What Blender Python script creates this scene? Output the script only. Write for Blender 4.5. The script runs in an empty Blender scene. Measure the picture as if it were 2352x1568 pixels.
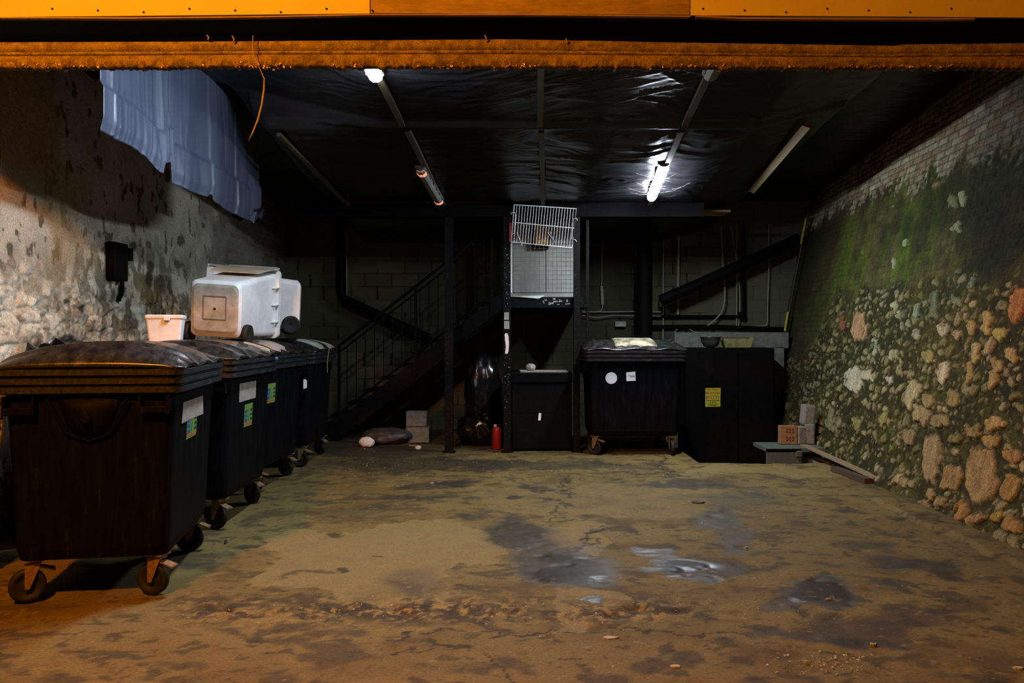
import bpy, bmesh, math, random
import numpy as np
from mathutils import Vector, Matrix
random.seed(7)
C = bpy.context.scene.collection
sc = bpy.context.scene

# ------------------------------------------------------------------ camera, world, lights, exposure
F, CX, HY, CAMZ = 1830.0, 1176.0, 770.0, 1.59      # focal length, principal column, horizon row (2352x1568), eye height
cd = bpy.data.cameras.new('camera'); cam = bpy.data.objects.new('camera', cd); C.objects.link(cam)
cam.location = (0, 0, CAMZ); cam.rotation_euler = (math.pi/2, 0, 0)
cd.sensor_width = 36; cd.lens = F/2352*36; cd.shift_y = -14/2352; cd.clip_end = 100
sc.camera = cam
sc.view_settings.view_transform = 'Standard'; sc.view_settings.look = 'None'
sc.view_settings.exposure = -0.18; sc.view_settings.gamma = 1; sc.view_settings.use_curve_mapping = False
w = bpy.data.worlds.new('night'); sc.world = w; w.use_nodes = True
w.node_tree.nodes['Background'].inputs[0].default_value = (0.9, 0.45, 0.15, 1)
w.node_tree.nodes['Background'].inputs[1].default_value = 0.0006
ld = bpy.data.lights.new('street_lamp', 'POINT'); ld.energy = 1750; ld.color = (1, 0.31, 0.008); ld.shadow_soft_size = 0.12
lo = bpy.data.objects.new('street_lamp', ld); C.objects.link(lo); lo.location = (-2.45, 1.0, 4.38)
TUBE_STRENGTH = 360.0

def P(px, py, Y):                                   # point at depth Y seen at a pixel of the survey
    return Vector(((px-CX)*Y/F, Y, CAMZ+(HY-py)*Y/F))

# ------------------------------------------------------------------ numpy noise
def _h(ix, iy, s):
    n = (ix.astype(np.int64)*374761393 + iy.astype(np.int64)*668265263 + s*974634777) & 0x7fffffff
    n = ((n ^ (n >> 13))*1274126177) & 0x7fffffff
    return ((n ^ (n >> 16)) & 0xffff)/65535.0
def vn(x, y, s=0):
    ix = np.floor(x); iy = np.floor(y); fx = x-ix; fy = y-iy
    fx = fx*fx*(3-2*fx); fy = fy*fy*(3-2*fy)
    a = _h(ix, iy, s); b = _h(ix+1, iy, s); c = _h(ix, iy+1, s); d = _h(ix+1, iy+1, s)
    return (a*(1-fx)+b*fx)*(1-fy)+(c*(1-fx)+d*fx)*fy
def fbm(x, y, o=4, s=0):
    r = 0; a = 0.5; t = 0
    for i in range(o):
        r = r+a*vn(x*2**i+i*17.3, y*2**i-i*9.1, s+i); t += a; a *= 0.5
    return r/t
def ss(a, b, x):
    t = np.clip((x-a)/(b-a), 0, 1); return t*t*(3-2*t)
def mixc(c, d, m):
    return c*(1-m[..., None])+np.array(d)*m[..., None]
def cells(x, y, s):                                 # jittered cells: F1, F2, id noise
    ix = np.floor(x); iy = np.floor(y)
    f1 = np.full(x.shape, 9.0); f2 = f1.copy(); idn = np.zeros(x.shape); idm = np.zeros(x.shape)
    for dx in (-1, 0, 1):
        for dy in (-1, 0, 1):
            cx = ix+dx; cy = iy+dy
            px = cx+0.15+0.7*_h(cx, cy, s); py = cy+0.15+0.7*_h(cx, cy, s+1)
            d = np.hypot(x-px, y-py)
            h1 = _h(cx, cy, s+2); h2 = _h(cx, cy, s+3)
            n = d < f1
            f2 = np.where(n, f1, np.minimum(f2, d)); idn = np.where(n, h1, idn); idm = np.where(n, h2, idm)
            f1 = np.where(n, d, f1)
    return f1, f2, idn, idm

# ------------------------------------------------------------------ mesh helpers
def finish(name, me, mat, parent=None, smooth=False):
    o = bpy.data.objects.new(name, me); C.objects.link(o)
    if mat: me.materials.append(mat)
    if parent: o.parent = parent
    if smooth:
        me.polygons.foreach_set('use_smooth', [True]*len(me.polygons))
    return o
def grid_mesh(name, X, Y, Z, mat, col=None, wet=None, keep=None, parent=None, flip=False):
    ny, nx = X.shape
    co = np.stack([X, Y, Z], -1).reshape(-1, 3).astype(np.float32)
    i = np.arange(ny*nx).reshape(ny, nx)
    q = np.stack([i[:-1, :-1], i[:-1, 1:], i[1:, 1:], i[1:, :-1]], -1)
    if flip: q = q[..., ::-1]
    q = q.reshape(-1, 4)
    if keep is not None: q = q[keep[:-1, :-1].reshape(-1)]
    me = bpy.data.meshes.new(name)
    me.vertices.add(len(co)); me.vertices.foreach_set('co', co.reshape(-1))
    me.loops.add(q.size); me.loops.foreach_set('vertex_index', q.reshape(-1).astype(np.int32))
    me.polygons.add(len(q)); me.polygons.foreach_set('loop_start', (np.arange(len(q))*4).astype(np.int32))
    me.polygons.foreach_set('use_smooth', np.ones(len(q), bool))
    me.update(); me.validate()
    if col is not None:
        a = me.attributes.new('Col', 'FLOAT_COLOR', 'POINT')
        c4 = np.concatenate([np.clip(col, 0, 1), np.ones(col.shape[:2]+(1,))], -1)
        a.data.foreach_set('color', c4.reshape(-1).astype(np.float32))
    if wet is not None:
        a = me.attributes.new('Wet', 'FLOAT', 'POINT'); a.data.foreach_set('value', np.clip(wet, 0, 1).reshape(-1).astype(np.float32))
    return finish(name, me, mat, parent)
class MB:
    def __init__(s): s.v = []; s.f = []; s.sm = []
    def add(s, v, f, smooth=False):
        b = len(s.v); s.v += [tuple(p) for p in v]; s.f += [tuple(i+b for i in q) for q in f]; s.sm += [smooth]*len(f); return s
    def box(s, c, d, rot=None, bev=0.0):
        bm = bmesh.new(); bmesh.ops.create_cube(bm, size=1)
        bmesh.ops.scale(bm, vec=d, verts=bm.verts)
        if bev: bmesh.ops.bevel(bm, geom=bm.edges[:], offset=bev, segments=2, affect='EDGES', profile=0.5)
        if rot is not None: bmesh.ops.transform(bm, matrix=rot.to_4x4(), verts=bm.verts)
        bmesh.ops.translate(bm, vec=c, verts=bm.verts); bm.verts.index_update()
        s.add([v.co[:] for v in bm.verts], [[v.index for v in f.verts] for f in bm.faces]); bm.free(); return s
    def bb(s, a, b, bev=0.0):
        return s.box([(a[i]+b[i])/2 for i in range(3)], [abs(b[i]-a[i]) for i in range(3)], None, bev)
    def tube(s, pts, r, n=8, caps=True):
        pts = [Vector(p) for p in pts]; rs = r if isinstance(r, (list, tuple)) else [r]*len(pts)
        vs = []; up = None
        for i, p in enumerate(pts):
            t = (pts[min(i+1, len(pts)-1)]-pts[max(i-1, 0)]).normalized()
            if up is None: up = Vector((0, 0, 1)) if abs(t.z) < .9 else Vector((1, 0, 0))
            a = t.cross(up).normalized(); b = a.cross(t).normalized(); up = b
            for k in range(n):
                th = 2*math.pi*k/n; vs.append(p+(a*math.cos(th)+b*math.sin(th))*rs[i])
        fs = []
        for i in range(len(pts)-1):
            for k in range(n):
                fs.append((i*n+k, i*n+(k+1) % n, (i+1)*n+(k+1) % n, (i+1)*n+k))
        s.add(vs, fs, True)
        if caps:
            m = len(pts)-1
            s.add(vs[:n], [tuple(range(n))[::-1]]); s.add(vs[m*n:], [tuple(range(n))])
        return s
    def lathe(s, prof, n=24, M=None, smooth=True):
        M = M or Matrix(); vs = []; fs = []
        for r, z in prof:
            for k in range(n):
                th = 2*math.pi*k/n; vs.append(M @ Vector((r*math.cos(th), r*math.sin(th), z)))
        for i in range(len(prof)-1):
            for k in range(n): fs.append((i*n+k, i*n+(k+1) % n, (i+1)*n+(k+1) % n, (i+1)*n+k))
        fs2 = []
        s.add(vs, fs, smooth)
        if prof[0][0] > 1e-4: s.add(vs[:n], [tuple(range(n))[::-1]])
        if prof[-1][0] > 1e-4: s.add(vs[-n:], [tuple(range(n))])
        return s
    def loft(s, rings, cap0=True, cap1=True, smooth=False):
        n = len(rings[0]); vs = [p for r in rings for p in r]; fs = []
        for i in range(len(rings)-1):
            for k in range(n): fs.append((i*n+k, i*n+(k+1) % n, (i+1)*n+(k+1) % n, (i+1)*n+k))
        s.add(vs, fs, smooth)
        if cap0: s.add(rings[0], [tuple(range(n))[::-1]])
        if cap1: s.add(rings[-1], [tuple(range(n))])
        return s
    def build(s, name, mat, parent=None):
        me = bpy.data.meshes.new(name); me.from_pydata(s.v, [], s.f); me.validate(); me.update()
        if len(me.polygons) == len(s.sm): me.polygons.foreach_set('use_smooth', s.sm)
        return finish(name, me, mat, parent)
def rr(hx, hy, z, r=.05, n=4):                      # rounded rectangle ring
    out = []
    for (sx, sy, a0) in ((1, 1, 0), (-1, 1, 90), (-1, -1, 180), (1, -1, 270)):
        for k in range(n+1):
            a = math.radians(a0+90*k/n); out.append((sx*(hx-r)+r*math.cos(a), sy*(hy-r)+r*math.sin(a), z))
    return out
def tag(o, label, cat, group=None, kind=None):
    o['label'] = label; o['category'] = cat
    if group: o['group'] = group
    if kind: o['kind'] = kind
    return o
def struct(o):
    o['kind'] = 'structure'; return o
def empty(name, loc, rz=0):
    o = bpy.data.objects.new(name, None); C.objects.link(o); o.location = loc; o.rotation_euler = (0, 0, rz); o.empty_display_size = .1
    return o
def copy_tree(o, parent=None):
    c = o.copy(); C.objects.link(c); c.parent = parent
    for ch in list(o.children): copy_tree(ch, c)
    return c

# ------------------------------------------------------------------ materials
def mat(name, c1, c2=None, scale=6, rough=.7, metal=0, bump=0, bscale=40, spec=.5, c3=None, m3=.62, stretch=(1, 1, 1), rough2=None, coat=0, emit=None, es=0):
    m = bpy.data.materials.new(name); m.use_nodes = True; N = m.node_tree.nodes; L = m.node_tree.links
    b = N['Principled BSDF']; b.inputs['Roughness'].default_value = rough; b.inputs['Metallic'].default_value = metal
    b.inputs['Specular IOR Level'].default_value = spec; b.inputs['Coat Weight'].default_value = coat
    tc = N.new('ShaderNodeTexCoord'); mp = N.new('ShaderNodeMapping'); mp.inputs['Scale'].default_value = stretch
    L.new(tc.outputs['Object'], mp.inputs['Vector'])
    nz = N.new('ShaderNodeTexNoise'); nz.inputs['Scale'].default_value = scale; nz.inputs['Detail'].default_value = 6; nz.inputs['Roughness'].default_value = .65
    L.new(mp.outputs['Vector'], nz.inputs['Vector'])
    cr = N.new('ShaderNodeValToRGB'); L.new(nz.outputs['Fac'], cr.inputs['Fac'])
    cr.color_ramp.elements[0].position = .38; cr.color_ramp.elements[0].color = (*c1, 1)
    cr.color_ramp.elements[1].position = .6; cr.color_ramp.elements[1].color = (*(c2 or c1), 1)
    if c3: e = cr.color_ramp.elements.new(m3); e.color = (*c3, 1)
    L.new(cr.outputs['Color'], b.inputs['Base Color'])
    if rough2 is not None:
        mr = N.new('ShaderNodeMapRange'); mr.inputs[1].default_value = .35; mr.inputs[2].default_value = .65; mr.inputs[3].default_value = rough; mr.inputs[4].default_value = rough2
        L.new(nz.outputs['Fac'], mr.inputs[0]); L.new(mr.outputs[0], b.inputs['Roughness'])
    if bump:
        n2 = N.new('ShaderNodeTexNoise'); n2.inputs['Scale'].default_value = bscale; n2.inputs['Detail'].default_value = 5
        L.new(mp.outputs['Vector'], n2.inputs['Vector'])
        bp = N.new('ShaderNodeBump'); bp.inputs['Strength'].default_value = bump; bp.inputs['Distance'].default_value = .01
        L.new(n2.outputs['Fac'], bp.inputs['Height']); L.new(bp.outputs['Normal'], b.inputs['Normal'])
    if emit: b.inputs['Emission Color'].default_value = (*emit, 1); b.inputs['Emission Strength'].default_value = es
    return m
def attr_mat(name, rough=.85, bump=.5, bscale=60, var=.45, wet=False, fine=90, spec=.2):
    m = bpy.data.materials.new(name); m.use_nodes = True; N = m.node_tree.nodes; L = m.node_tree.links
    b = N['Principled BSDF']; b.inputs['Roughness'].default_value = rough; b.inputs['Specular IOR Level'].default_value = spec
    at = N.new('ShaderNodeAttribute'); at.attribute_name = 'Col'
    tc = N.new('ShaderNodeTexCoord')
    nz = N.new('ShaderNodeTexNoise'); nz.inputs['Scale'].default_value = fine; nz.inputs['Detail'].default_value = 5; nz.inputs['Roughness'].default_value = .7
    L.new(tc.outputs['Object'], nz.inputs['Vector'])
    mr = N.new('ShaderNodeMapRange'); mr.inputs[1].default_value = .3; mr.inputs[2].default_value = .7; mr.inputs[3].default_value = 1-var; mr.inputs[4].default_value = 1+var
    L.new(nz.outputs['Fac'], mr.inputs[0])
    mx = N.new('ShaderNodeVectorMath'); mx.operation = 'SCALE'; L.new(at.outputs['Color'], mx.inputs[0]); L.new(mr.outputs[0], mx.inputs['Scale'])
    L.new(mx.outputs[0], b.inputs['Base Color'])
    n2 = N.new('ShaderNodeTexNoise'); n2.inputs['Scale'].default_value = bscale; n2.inputs['Detail'].default_value = 6; n2.inputs['Roughness'].default_value = .7
    L.new(tc.outputs['Object'], n2.inputs['Vector'])
    bp = N.new('ShaderNodeBump'); bp.inputs['Strength'].default_value = bump; bp.inputs['Distance'].default_value = .012
    L.new(n2.outputs['Fac'], bp.inputs['Height']); L.new(bp.outputs['Normal'], b.inputs['Normal'])
    if wet:
        wa = N.new('ShaderNodeAttribute'); wa.attribute_name = 'Wet'
        ad = N.new('ShaderNodeMath'); ad.operation = 'MULTIPLY_ADD'; L.new(nz.outputs['Fac'], ad.inputs[0]); ad.inputs[1].default_value = .35; L.new(wa.outputs['Fac'], ad.inputs[2])
        r2 = N.new('ShaderNodeMapRange'); r2.inputs[1].default_value = .2; r2.inputs[2].default_value = 1.1; r2.inputs[3].default_value = rough; r2.inputs[4].default_value = .30
        L.new(ad.outputs[0], r2.inputs[0]); L.new(r2.outputs[0], b.inputs['Roughness'])
        b2 = N.new('ShaderNodeMapRange'); b2.inputs[1].default_value = 0; b2.inputs[2].default_value = 1; b2.inputs[3].default_value = bump; b2.inputs[4].default_value = bump*.35
        L.new(wa.outputs['Fac'], b2.inputs[0]); L.new(b2.outputs[0], bp.inputs['Strength'])
    return m
M_floor = attr_mat('stained_concrete', .85, .35, 55, .3, wet=True, fine=70, spec=.35)
M_rwall = attr_mat('mossy_rubble', .9, 1.0, 45, .6, fine=60)
M_lwall = attr_mat('limewashed_rubble', .9, .8, 60, .35, fine=60)
M_bwall = attr_mat('block_wall', .9, .5, 90, .35, fine=110)
M_beam = attr_mat('rusted_beam', .75, .8, 120, .5, fine=120)
M_poly = mat('black_polythene', (.006, .006, .0075), (.012, .012, .014), 5, .28, spec=.28, bump=.2, bscale=14, rough2=.42, stretch=(.5, 3, 1))
M_bluepoly = mat('blue_grey_polythene', (0.0375, 0.05, 0.0825), (0.0575, 0.075, 0.1175), 1.2, .30, bump=.18, bscale=7, rough2=.5, stretch=(1, 2.2, .35))
M_boardY = mat('yellowed_facade_board', (0.4365, 0.3571, 0.1488), (0.4563, 0.377, 0.1686), 3, .7, bump=.1)
M_ply = mat('stained_plywood', (0.1587, 0.0992, 0.0496), (0.2282, 0.1488, 0.0744), 7, .75, stretch=(1, 1, 5), bump=.2)
M_dark = mat('dark_paint', (.0015, .0013, .0013), (.003, .0025, .0025), 6, .75, spec=.05)
M_bin = mat('black_bin_plastic', (0.002025, 0.00225, 0.002925), (0.0036, 0.00405, 0.0054), 9, .5, spec=.045, bump=.15, bscale=120, c3=(0.0135, 0.01395, 0.01575), m3=.76, rough2=.62, stretch=(2, 2, .35))
M_rim = mat('dusty_rim_plastic', (0.006, 0.006, 0.0072), (0.018, 0.018, 0.0204), 14, .45, spec=.35, c3=(0.06, 0.06, 0.06), m3=.74, stretch=(.6, 3, 3))
M_lid = mat('dusty_lid_plastic', (0.0078, 0.0078, 0.00845), (0.02275, 0.02145, 0.01885), 11, .2, bump=.06, bscale=60, c3=(0.078, 0.06825, 0.052), m3=.72, rough2=.38, stretch=(1, 1.4, 1), coat=.15)
M_rubber = mat('black_rubber', (.007, .006, .006), (.013, .012, .010), 20, .65, spec=.3)
M_fork = mat('rusty_zinc', (0.168, 0.084, 0.03), (0.27, 0.18, 0.084), 25, .5, metal=.35)
M_white = mat('white_bin_plastic', (.62, .64, .64), (.78, .80, .80), 3, .4, rough2=.5)
M_whitedirty = mat('grimy_white_plastic', (0.2392, 0.23, 0.1656), (0.3864, 0.3772, 0.3312), 5, .6, c3=(0.5465, 0.5382, 0.4968), m3=.7)
M_paper = mat('weathered_paper', (0.252, 0.216, 0.18), (0.348, 0.318, 0.276), 14, .8)
M_card = mat('cardboard', (0.27, 0.216, 0.12), (0.348, 0.3, 0.192), 9, .8)
M_cream = mat('mouldy_cream_board', (0.084, 0.07, 0.035), (0.434, 0.385, 0.252), 9, .7)
M_green = mat('green_print', (0.096, 0.252, 0.042), (0.12, 0.3, 0.06), 20, .5)
M_blue = mat('blue_print', (0.018, 0.084, 0.33), None, 5, .5)
M_orange = mat('orange_print', (0.42, 0.12, 0.03), None, 5, .5)
M_black = mat('black_ink', (.008, .008, .01), None, 5, .6)
M_red = mat('red_paint', (0.25, 0.006, 0.005), (0.3, 0.01, 0.0075), 9, .35)
M_yellow = mat('yellow_sign', (0.48, 0.372, 0.018), (0.51, 0.42, 0.03), 9, .5)
M_redink = mat('red_ink', (0.33, 0.036, 0.006), None, 5, .5)
M_timber = mat('rough_timber', (0.033, 0.024, 0.0084), (0.06, 0.045, 0.018), 18, .8, stretch=(8, .6, 8), bump=.3)
M_palewood = mat('pale_timber', (0.18, 0.132, 0.066), (0.228, 0.174, 0.096), 12, .75, stretch=(8, 1, 8))
M_steel = mat('black_painted_steel', (0.0015, 0.0015, 0.0015), (0.0025, 0.00225, 0.00225), 30, .6, spec=.12, c3=(0.1, 0.1, 0.095), m3=.88, bump=.15)
M_rack = mat('white_wire', (0.49, 0.49, 0.476), (0.56, 0.56, 0.546), 9, .4)
M_mesh = mat('galvanised_wire', (0.175, 0.168, 0.154), (0.245, 0.231, 0.21), 40, .5, metal=.5)
M_conc = mat('pale_concrete', (0.12, 0.12, 0.102), (0.192, 0.186, 0.156), 14, .9, bump=.6, bscale=60)
M_gboard = mat('grey_green_timber', (0.054, 0.072, 0.048), (0.09, 0.114, 0.084), 10, .85, stretch=(8, 8, .6), bump=.3)
M_brick = mat('orange_brick', (0.204, 0.09, 0.03), (0.27, 0.132, 0.054), 20, .85, bump=.4)
M_cable = mat('grey_cable', (0.2275, 0.221, 0.182), (0.2925, 0.2795, 0.234), 20, .6)
M_pipe = mat('black_pipe', (0.0016, 0.0016, 0.0016), (0.0032, 0.0028, 0.0024), 14, .65, spec=.08, bump=.2)
M_straw = mat('dry_straw', (0.231, 0.168, 0.0756), (0.273, 0.21, 0.105), 30, .7)
M_bag = mat('black_bag_plastic', (0.0036, 0.0036, 0.0042), (0.006, 0.006, 0.0066), 5, .22, bump=.8, bscale=9)
M_cladding = mat('white_hardboard', (0.378, 0.378, 0.324), (0.468, 0.468, 0.414), 4, .7, c3=(0.18, 0.171, 0.108), m3=.8)
M_amber = mat('amber_board', (0.612, 0.2992, 0.0408), (0.8432, 0.4624, 0.068), 14, .6, stretch=(1, 1, 4))
M_scuff = mat('white_paint_smear', (.7, .7, .68), (.8, .8, .78), 12, .6)
M_whitepaper = mat('white_paper', (.72, .73, .76), (.8, .8, .82), 12, .7)
M_tube = bpy.data.materials.new('lit_diffuser'); M_tube.use_nodes = True
_b = M_tube.node_tree.nodes['Principled BSDF']; _b.inputs['Base Color'].default_value = (.9, .9, .9, 1)
_b.inputs['Emission Color'].default_value = (.80, .88, 1, 1); _b.inputs['Emission Strength'].default_value = TUBE_STRENGTH
M_diff = mat('unlit_diffuser', (0.18, 0.18, 0.168), (0.228, 0.228, 0.216), 5, .35)
M_glow = mat('glowing_tube_end', (.8, .4, .3), None, 5, .4, emit=(1, .30, .16), es=.9)
M_grip = mat('grey_fitting', (.10, .10, .10), (.14, .14, .14), 9, .6)

# ------------------------------------------------------------------ ceiling surface
def H0(Y): return 3.40+.0885*(10.8-Y)
def ceil_z(X, Y):
    X = np.asarray(X, float); Y = np.asarray(Y, float)
    z = H0(Y)
    near = 1-ss(7.65, 7.95, Y)
    ln = np.clip(-1.25-X, 0, 1.75)*.22+0
    lf = ss(2.42, 2.95, -X)*.55
    rf = ss(3.25, 3.8, X)*.42; z = z+np.clip(X-2.4, 0, 1.2)*.24
    z = z+near*ln+(1-near)*lf+rf*(1-.3*near)
    ph = np.interp(X, [-2.3, -1.0, .36, 1.75, 3.1], [0, 1, 2, 3, 4])
    z = z-((.03+.03*np.exp(-((X-1.2)/.8)**2))*np.abs(np.sin(np.pi*ph))**.8*(X < 1.75)+.03*np.exp(-((X-2.15)/.22)**2)*(X >= 1.75)*ss(1.75, 1.9, X))*ss(7.8, 8.2, Y)*(1-ss(10.4, 10.8, Y))-.025*np.abs(np.sin(np.pi*ph))*(1-ss(7.3, 7.7, Y))*(X < 1.75)
    z = z-.05*np.exp(-((Y-7.78)/.07)**2)*(np.abs(X-.35) < 2.9)
    return z
xs = np.linspace(-4.75, 5.4, 640); ys = np.linspace(4.6, 13.6, 620)
gx, gy = np.meshgrid(xs, ys)
gz = ceil_z(gx, gy)
wx = fbm(gx*1.1, gy*1.3, 3, 5)
n1 = fbm(gx*.7+3, gy*4.2+wx*5, 4, 11); ridge = (1-np.abs(2*n1-1))**3
n2 = fbm(gx*2.2+gy*1.2, gy*3.5-gx*.6+wx*5, 3, 21); ridge2 = (1-np.abs(2*n2-1))**4
focus = np.exp(-((gx-1.5)/1.3)**2-((gy-9.2)/1.5)**2)
fan = fbm((gx+.2)*1.3, (gy+gx*.55)*8, 3, 31); ridge3 = (1-np.abs(2*fan-1))**5
far = np.exp(-((gx-.7)/1.0)**2-((gy-6.6)/1.1)**2)
gz = gz+.030*(fbm(gx*.7, gy*1.1, 3, 41)-.5)-(.006+.040*focus*np.where(gx > 1.75, .6, 1))*ridge-.007*ridge2*(1-focus)-.018*far*ridge3
ceiling = struct(grid_mesh('ceiling', gx, gy, gz, M_poly, flip=True))
# battens nailed under the sheeting
def batten(path, w_, label, name='ceiling_batten'):
    pts = [Vector((x, y, float(ceil_z(x, y))-.045)) for x, y in path]
    m = MB(); m.loft([[(p.x-w_/2, p.y, p.z-.015), (p.x+w_/2, p.y, p.z-.015), (p.x+w_/2, p.y, p.z+.02), (p.x-w_/2, p.y, p.z+.02)] for p in pts])
    return tag(m.build(name, M_timber), label, 'batten', 'roof battens under the black sheeting')
def line(a, b, n=7): return [(a[0]+(b[0]-a[0])*t/n, a[1]+(b[1]-a[1])*t/n) for t in range(n+1)]
batten(line((-2.34, 8.0), (-2.22, 10.78)), .045, 'thin timber batten at the far left of the black roof sheeting')
batten(line((-1.105, 6.5), (-1.06, 7.70)), .06, 'short timber batten right behind the lit tube on the left')
batten(line((-1.03, 7.86), (-.93, 10.78)), .06, 'timber batten carrying the dying pink tube')
batten(line((.21, 5.6), (.27, 7.70)), .055, 'timber batten in the middle of the roof, nearer half')
batten(line((.29, 7.88), (.42, 10.78)), .055, 'timber batten in the middle of the roof, farther half above the wire rack')
batten(line((1.61, 6.48), (1.67, 7.70)), .06, 'timber batten between the unlit tube and the roof step on the right')
batten(line((1.67, 7.88), (1.86, 10.78)), .06, 'timber batten carrying the bright tube on the right')
m = MB(); pp = [Vector((x, y, float(ceil_z(x, y))-.06)) for x, y in line((2.97, 8.02), (3.22, 10.7))]
m.loft([[(p.x-.05, p.y, p.z-.02), (p.x+.03, p.y, p.z-.05), (p.x+.05, p.y, p.z-.01), (p.x-.02, p.y, p.z+.03)] for p in pp])
tag(m.build('ceiling_batten', M_palewood), 'pale square batten at the far right of the roof, hanging slightly off the sheeting', 'batten', 'roof battens under the black sheeting')
# fluorescent fittings
def fitting(x0, y0, x1, y1, state, label, group='tube fittings under the roof'):
    z0 = float(ceil_z(x0, y0))-.085; z1 = float(ceil_z(x1, y1))-.085
    a = Vector((x0, y0, z0)); b = Vector((x1, y1, z1)); d = (b-a).normalized(); L_ = (b-a).length
    side = Vector((1, 0, 0)); side = (side-d*side.dot(d)).normalized(); up = side.cross(d)
    root = empty('tube_light', a.lerp(b, .5)); o = root.location
    def ring(t, hw, h0, h1):
        p = a+d*t-o
        q = [(-hw, h1), (-hw, h0*.4+h1*.6), (-hw*.8, h0+.015), (-hw*.4, h0), (hw*.4, h0), (hw*.8, h0+.015), (hw, h0*.4+h1*.6), (hw, h1)]
        return [p+side*u+up*v for u, v in q]
    MB().loft([ring(0, .06, 0, .05), ring(L_, .06, 0, .05)]).build('housing', M_grip, root)
    rings = [ring(t, hw, h, 0) for t, hw, h in ((.01, .035, -.02), (.04, .052, -.045), (L_-.04, .052, -.045), (L_-.01, .035, -.02))]
    dm = M_tube if state == 'lit' else M_diff
    MB().loft(rings).build('diffuser', dm, root)
    if state == 'dying':
        for t0, t1 in ((.012, .15), (L_-.15, L_-.012)):
            MB().loft([ring(t, hw, h, -.002) for t, hw, h in ((t0, .038, -.024), ((t0+t1)/2, .055, -.049), (t1, .054, -.047))]).build('tube_end', M_glow, root)['label'] = 'glowing pink tube end'
    for k in range(6):
        p = a+d*(L_*(k+.5)/6)-o
        for s_ in (-1, 1): MB().box(p+side*(.06*s_)+up*.005, (.012, .03, .035)).build('clip', M_grip, root)
    return tag(root, label, 'light', group)
fitting(-1.17, 5.15, -1.105, 6.52, 'lit', 'lit white tube light half hidden by the rusty beam at upper left')
fitting(1.70, 8.90, 1.80, 10.30, 'lit', 'lit white tube light on the right half of the black roof')
fitting(-1.04, 9.02, -.955, 10.45, 'dying', 'dying tube light with pink glowing ends')
fitting(1.56, 5.1, 1.61, 6.5, 'off', 'unlit grey tube light peeking under the beam at upper right')
# cobweb strands round the right tube
m = MB()
for k in range(16):
    a = P(random.uniform(1495, 1545), random.uniform(370, 450), random.uniform(9.2, 10.2)); a.z = float(ceil_z(a.x, a.y))-.1
    b = Vector((a.x+random.choice((-1, 1))*random.uniform(.15, .32), a.y+random.uniform(-.2, .2), 0)); b.z = float(ceil_z(b.x, b.y))-.02
    mid = (a+b)/2; mid.z -= .02
    m.tube([a, mid, b], .0012, 4, False)
tag(m.build('cobweb', M_cable), 'grey cobweb strands strung round the bright tube on the right', 'cobweb', kind='stuff')

# ------------------------------------------------------------------ floor
xs = np.linspace(-4.6, 4.75, 620); ys = np.concatenate([np.linspace(3.3, 7, 330), np.linspace(7.013, 13.6, 400)])
gx, gy = np.meshgrid(xs, ys)
PX = CX+gx*F/gy; PY = HY+CAMZ*F/gy
wxn = (fbm(gx*3.1, gy*3.1, 4, 51)-.5); wyn = (fbm(gx*3.1+40, gy*3.1+9, 4, 52)-.5)
jag = (fbm(gx*11, gy*11, 4, 53)-.5)
qx = PX+wxn*90+jag*30; qy = PY+(wyn*50+jag*16)*(PY-HY)/500
base = np.array([.25, .195, .078])
col = np.ones(gx.shape+(3,))*base
n = fbm(gx*.9, gy*.9, 5, 61); col = col*(0.72+.56*n)[..., None]
n = fbm(gx*4.5, gy*6, 5, 62); col = mixc(col, (.07, .055, .035), ss(.55, .70, n)*.75)
n = fbm(gx*9, gy*13, 4, 63); col = mixc(col, (.05, .045, .035), ss(.62, .72, n)*.7)
n = fbm(gx*2.2, gy*2.8, 5, 64); col = mixc(col, (.17, .12, .03), ss(.5, .7, n)*.5)
n = fbm(gx*26, gy*26, 3, 65); col = mixc(col, (.05, .04, .03), ss(.70, .78, n)*.6)
def inpoly(x, y, poly):
    c = np.zeros(x.shape, bool); m_ = len(poly)
    for i in range(m_):
        x0, y0 = poly[i]; x1, y1 = poly[i-1]
        if y0 == y1: continue
        c ^= ((y0 > y) != (y1 > y)) & (x < (x1-x0)*(y-y0)/(y1-y0)+x0)
    return c
for poly, k in (([(640, 1215), (760, 1240), (900, 1200), (1070, 1200), (1165, 1250), (1150, 1282), (1050, 1310), (960, 1340), (910, 1382), (850, 1388), (790, 1372), (690, 1352), (600, 1340)], .9),
             ([(1250, 1205), (1385, 1203), (1398, 1240), (1310, 1282), (1250, 1255)], .9),
             ([(1265, 1358), (1335, 1350), (1405, 1356), (1465, 1402), (1352, 1406), (1335, 1450), (1258, 1450), (1282, 1410)], 1),
             ([(955, 1352), (1065, 1345), (1075, 1370), (1040, 1388), (970, 1382)], .8),
             ([(1080, 1120), (1380, 1110), (1560, 1085), (1660, 1120), (1600, 1190), (1440, 1190), (1250, 1180), (1130, 1170)], .5),
             ([(1600, 1068), (1960, 1066), (1950, 1090), (1560, 1090)], .8),
             ([(920, 1420), (1010, 1415), (1050, 1440), (900, 1445)], .6)):
    mk = inpoly(qx, qy, poly); col = mixc(col, (.32, .26, .14), mk*.9*k)
wet = np.zeros(gx.shape)
def blob(cx, cy, rx, ry, c, a, wv=0, soft=.35, use=None):
    global col, wet
    d = np.hypot((qx-cx)/rx, (qy-cy)/ry); mk = 1-ss(1-soft, 1+soft, d)
    col = mixc(col, c, mk*a); wet = np.maximum(wet, mk*wv)
DK = (.035, .032, .03); BR = (.06, .04, .02)
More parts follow.
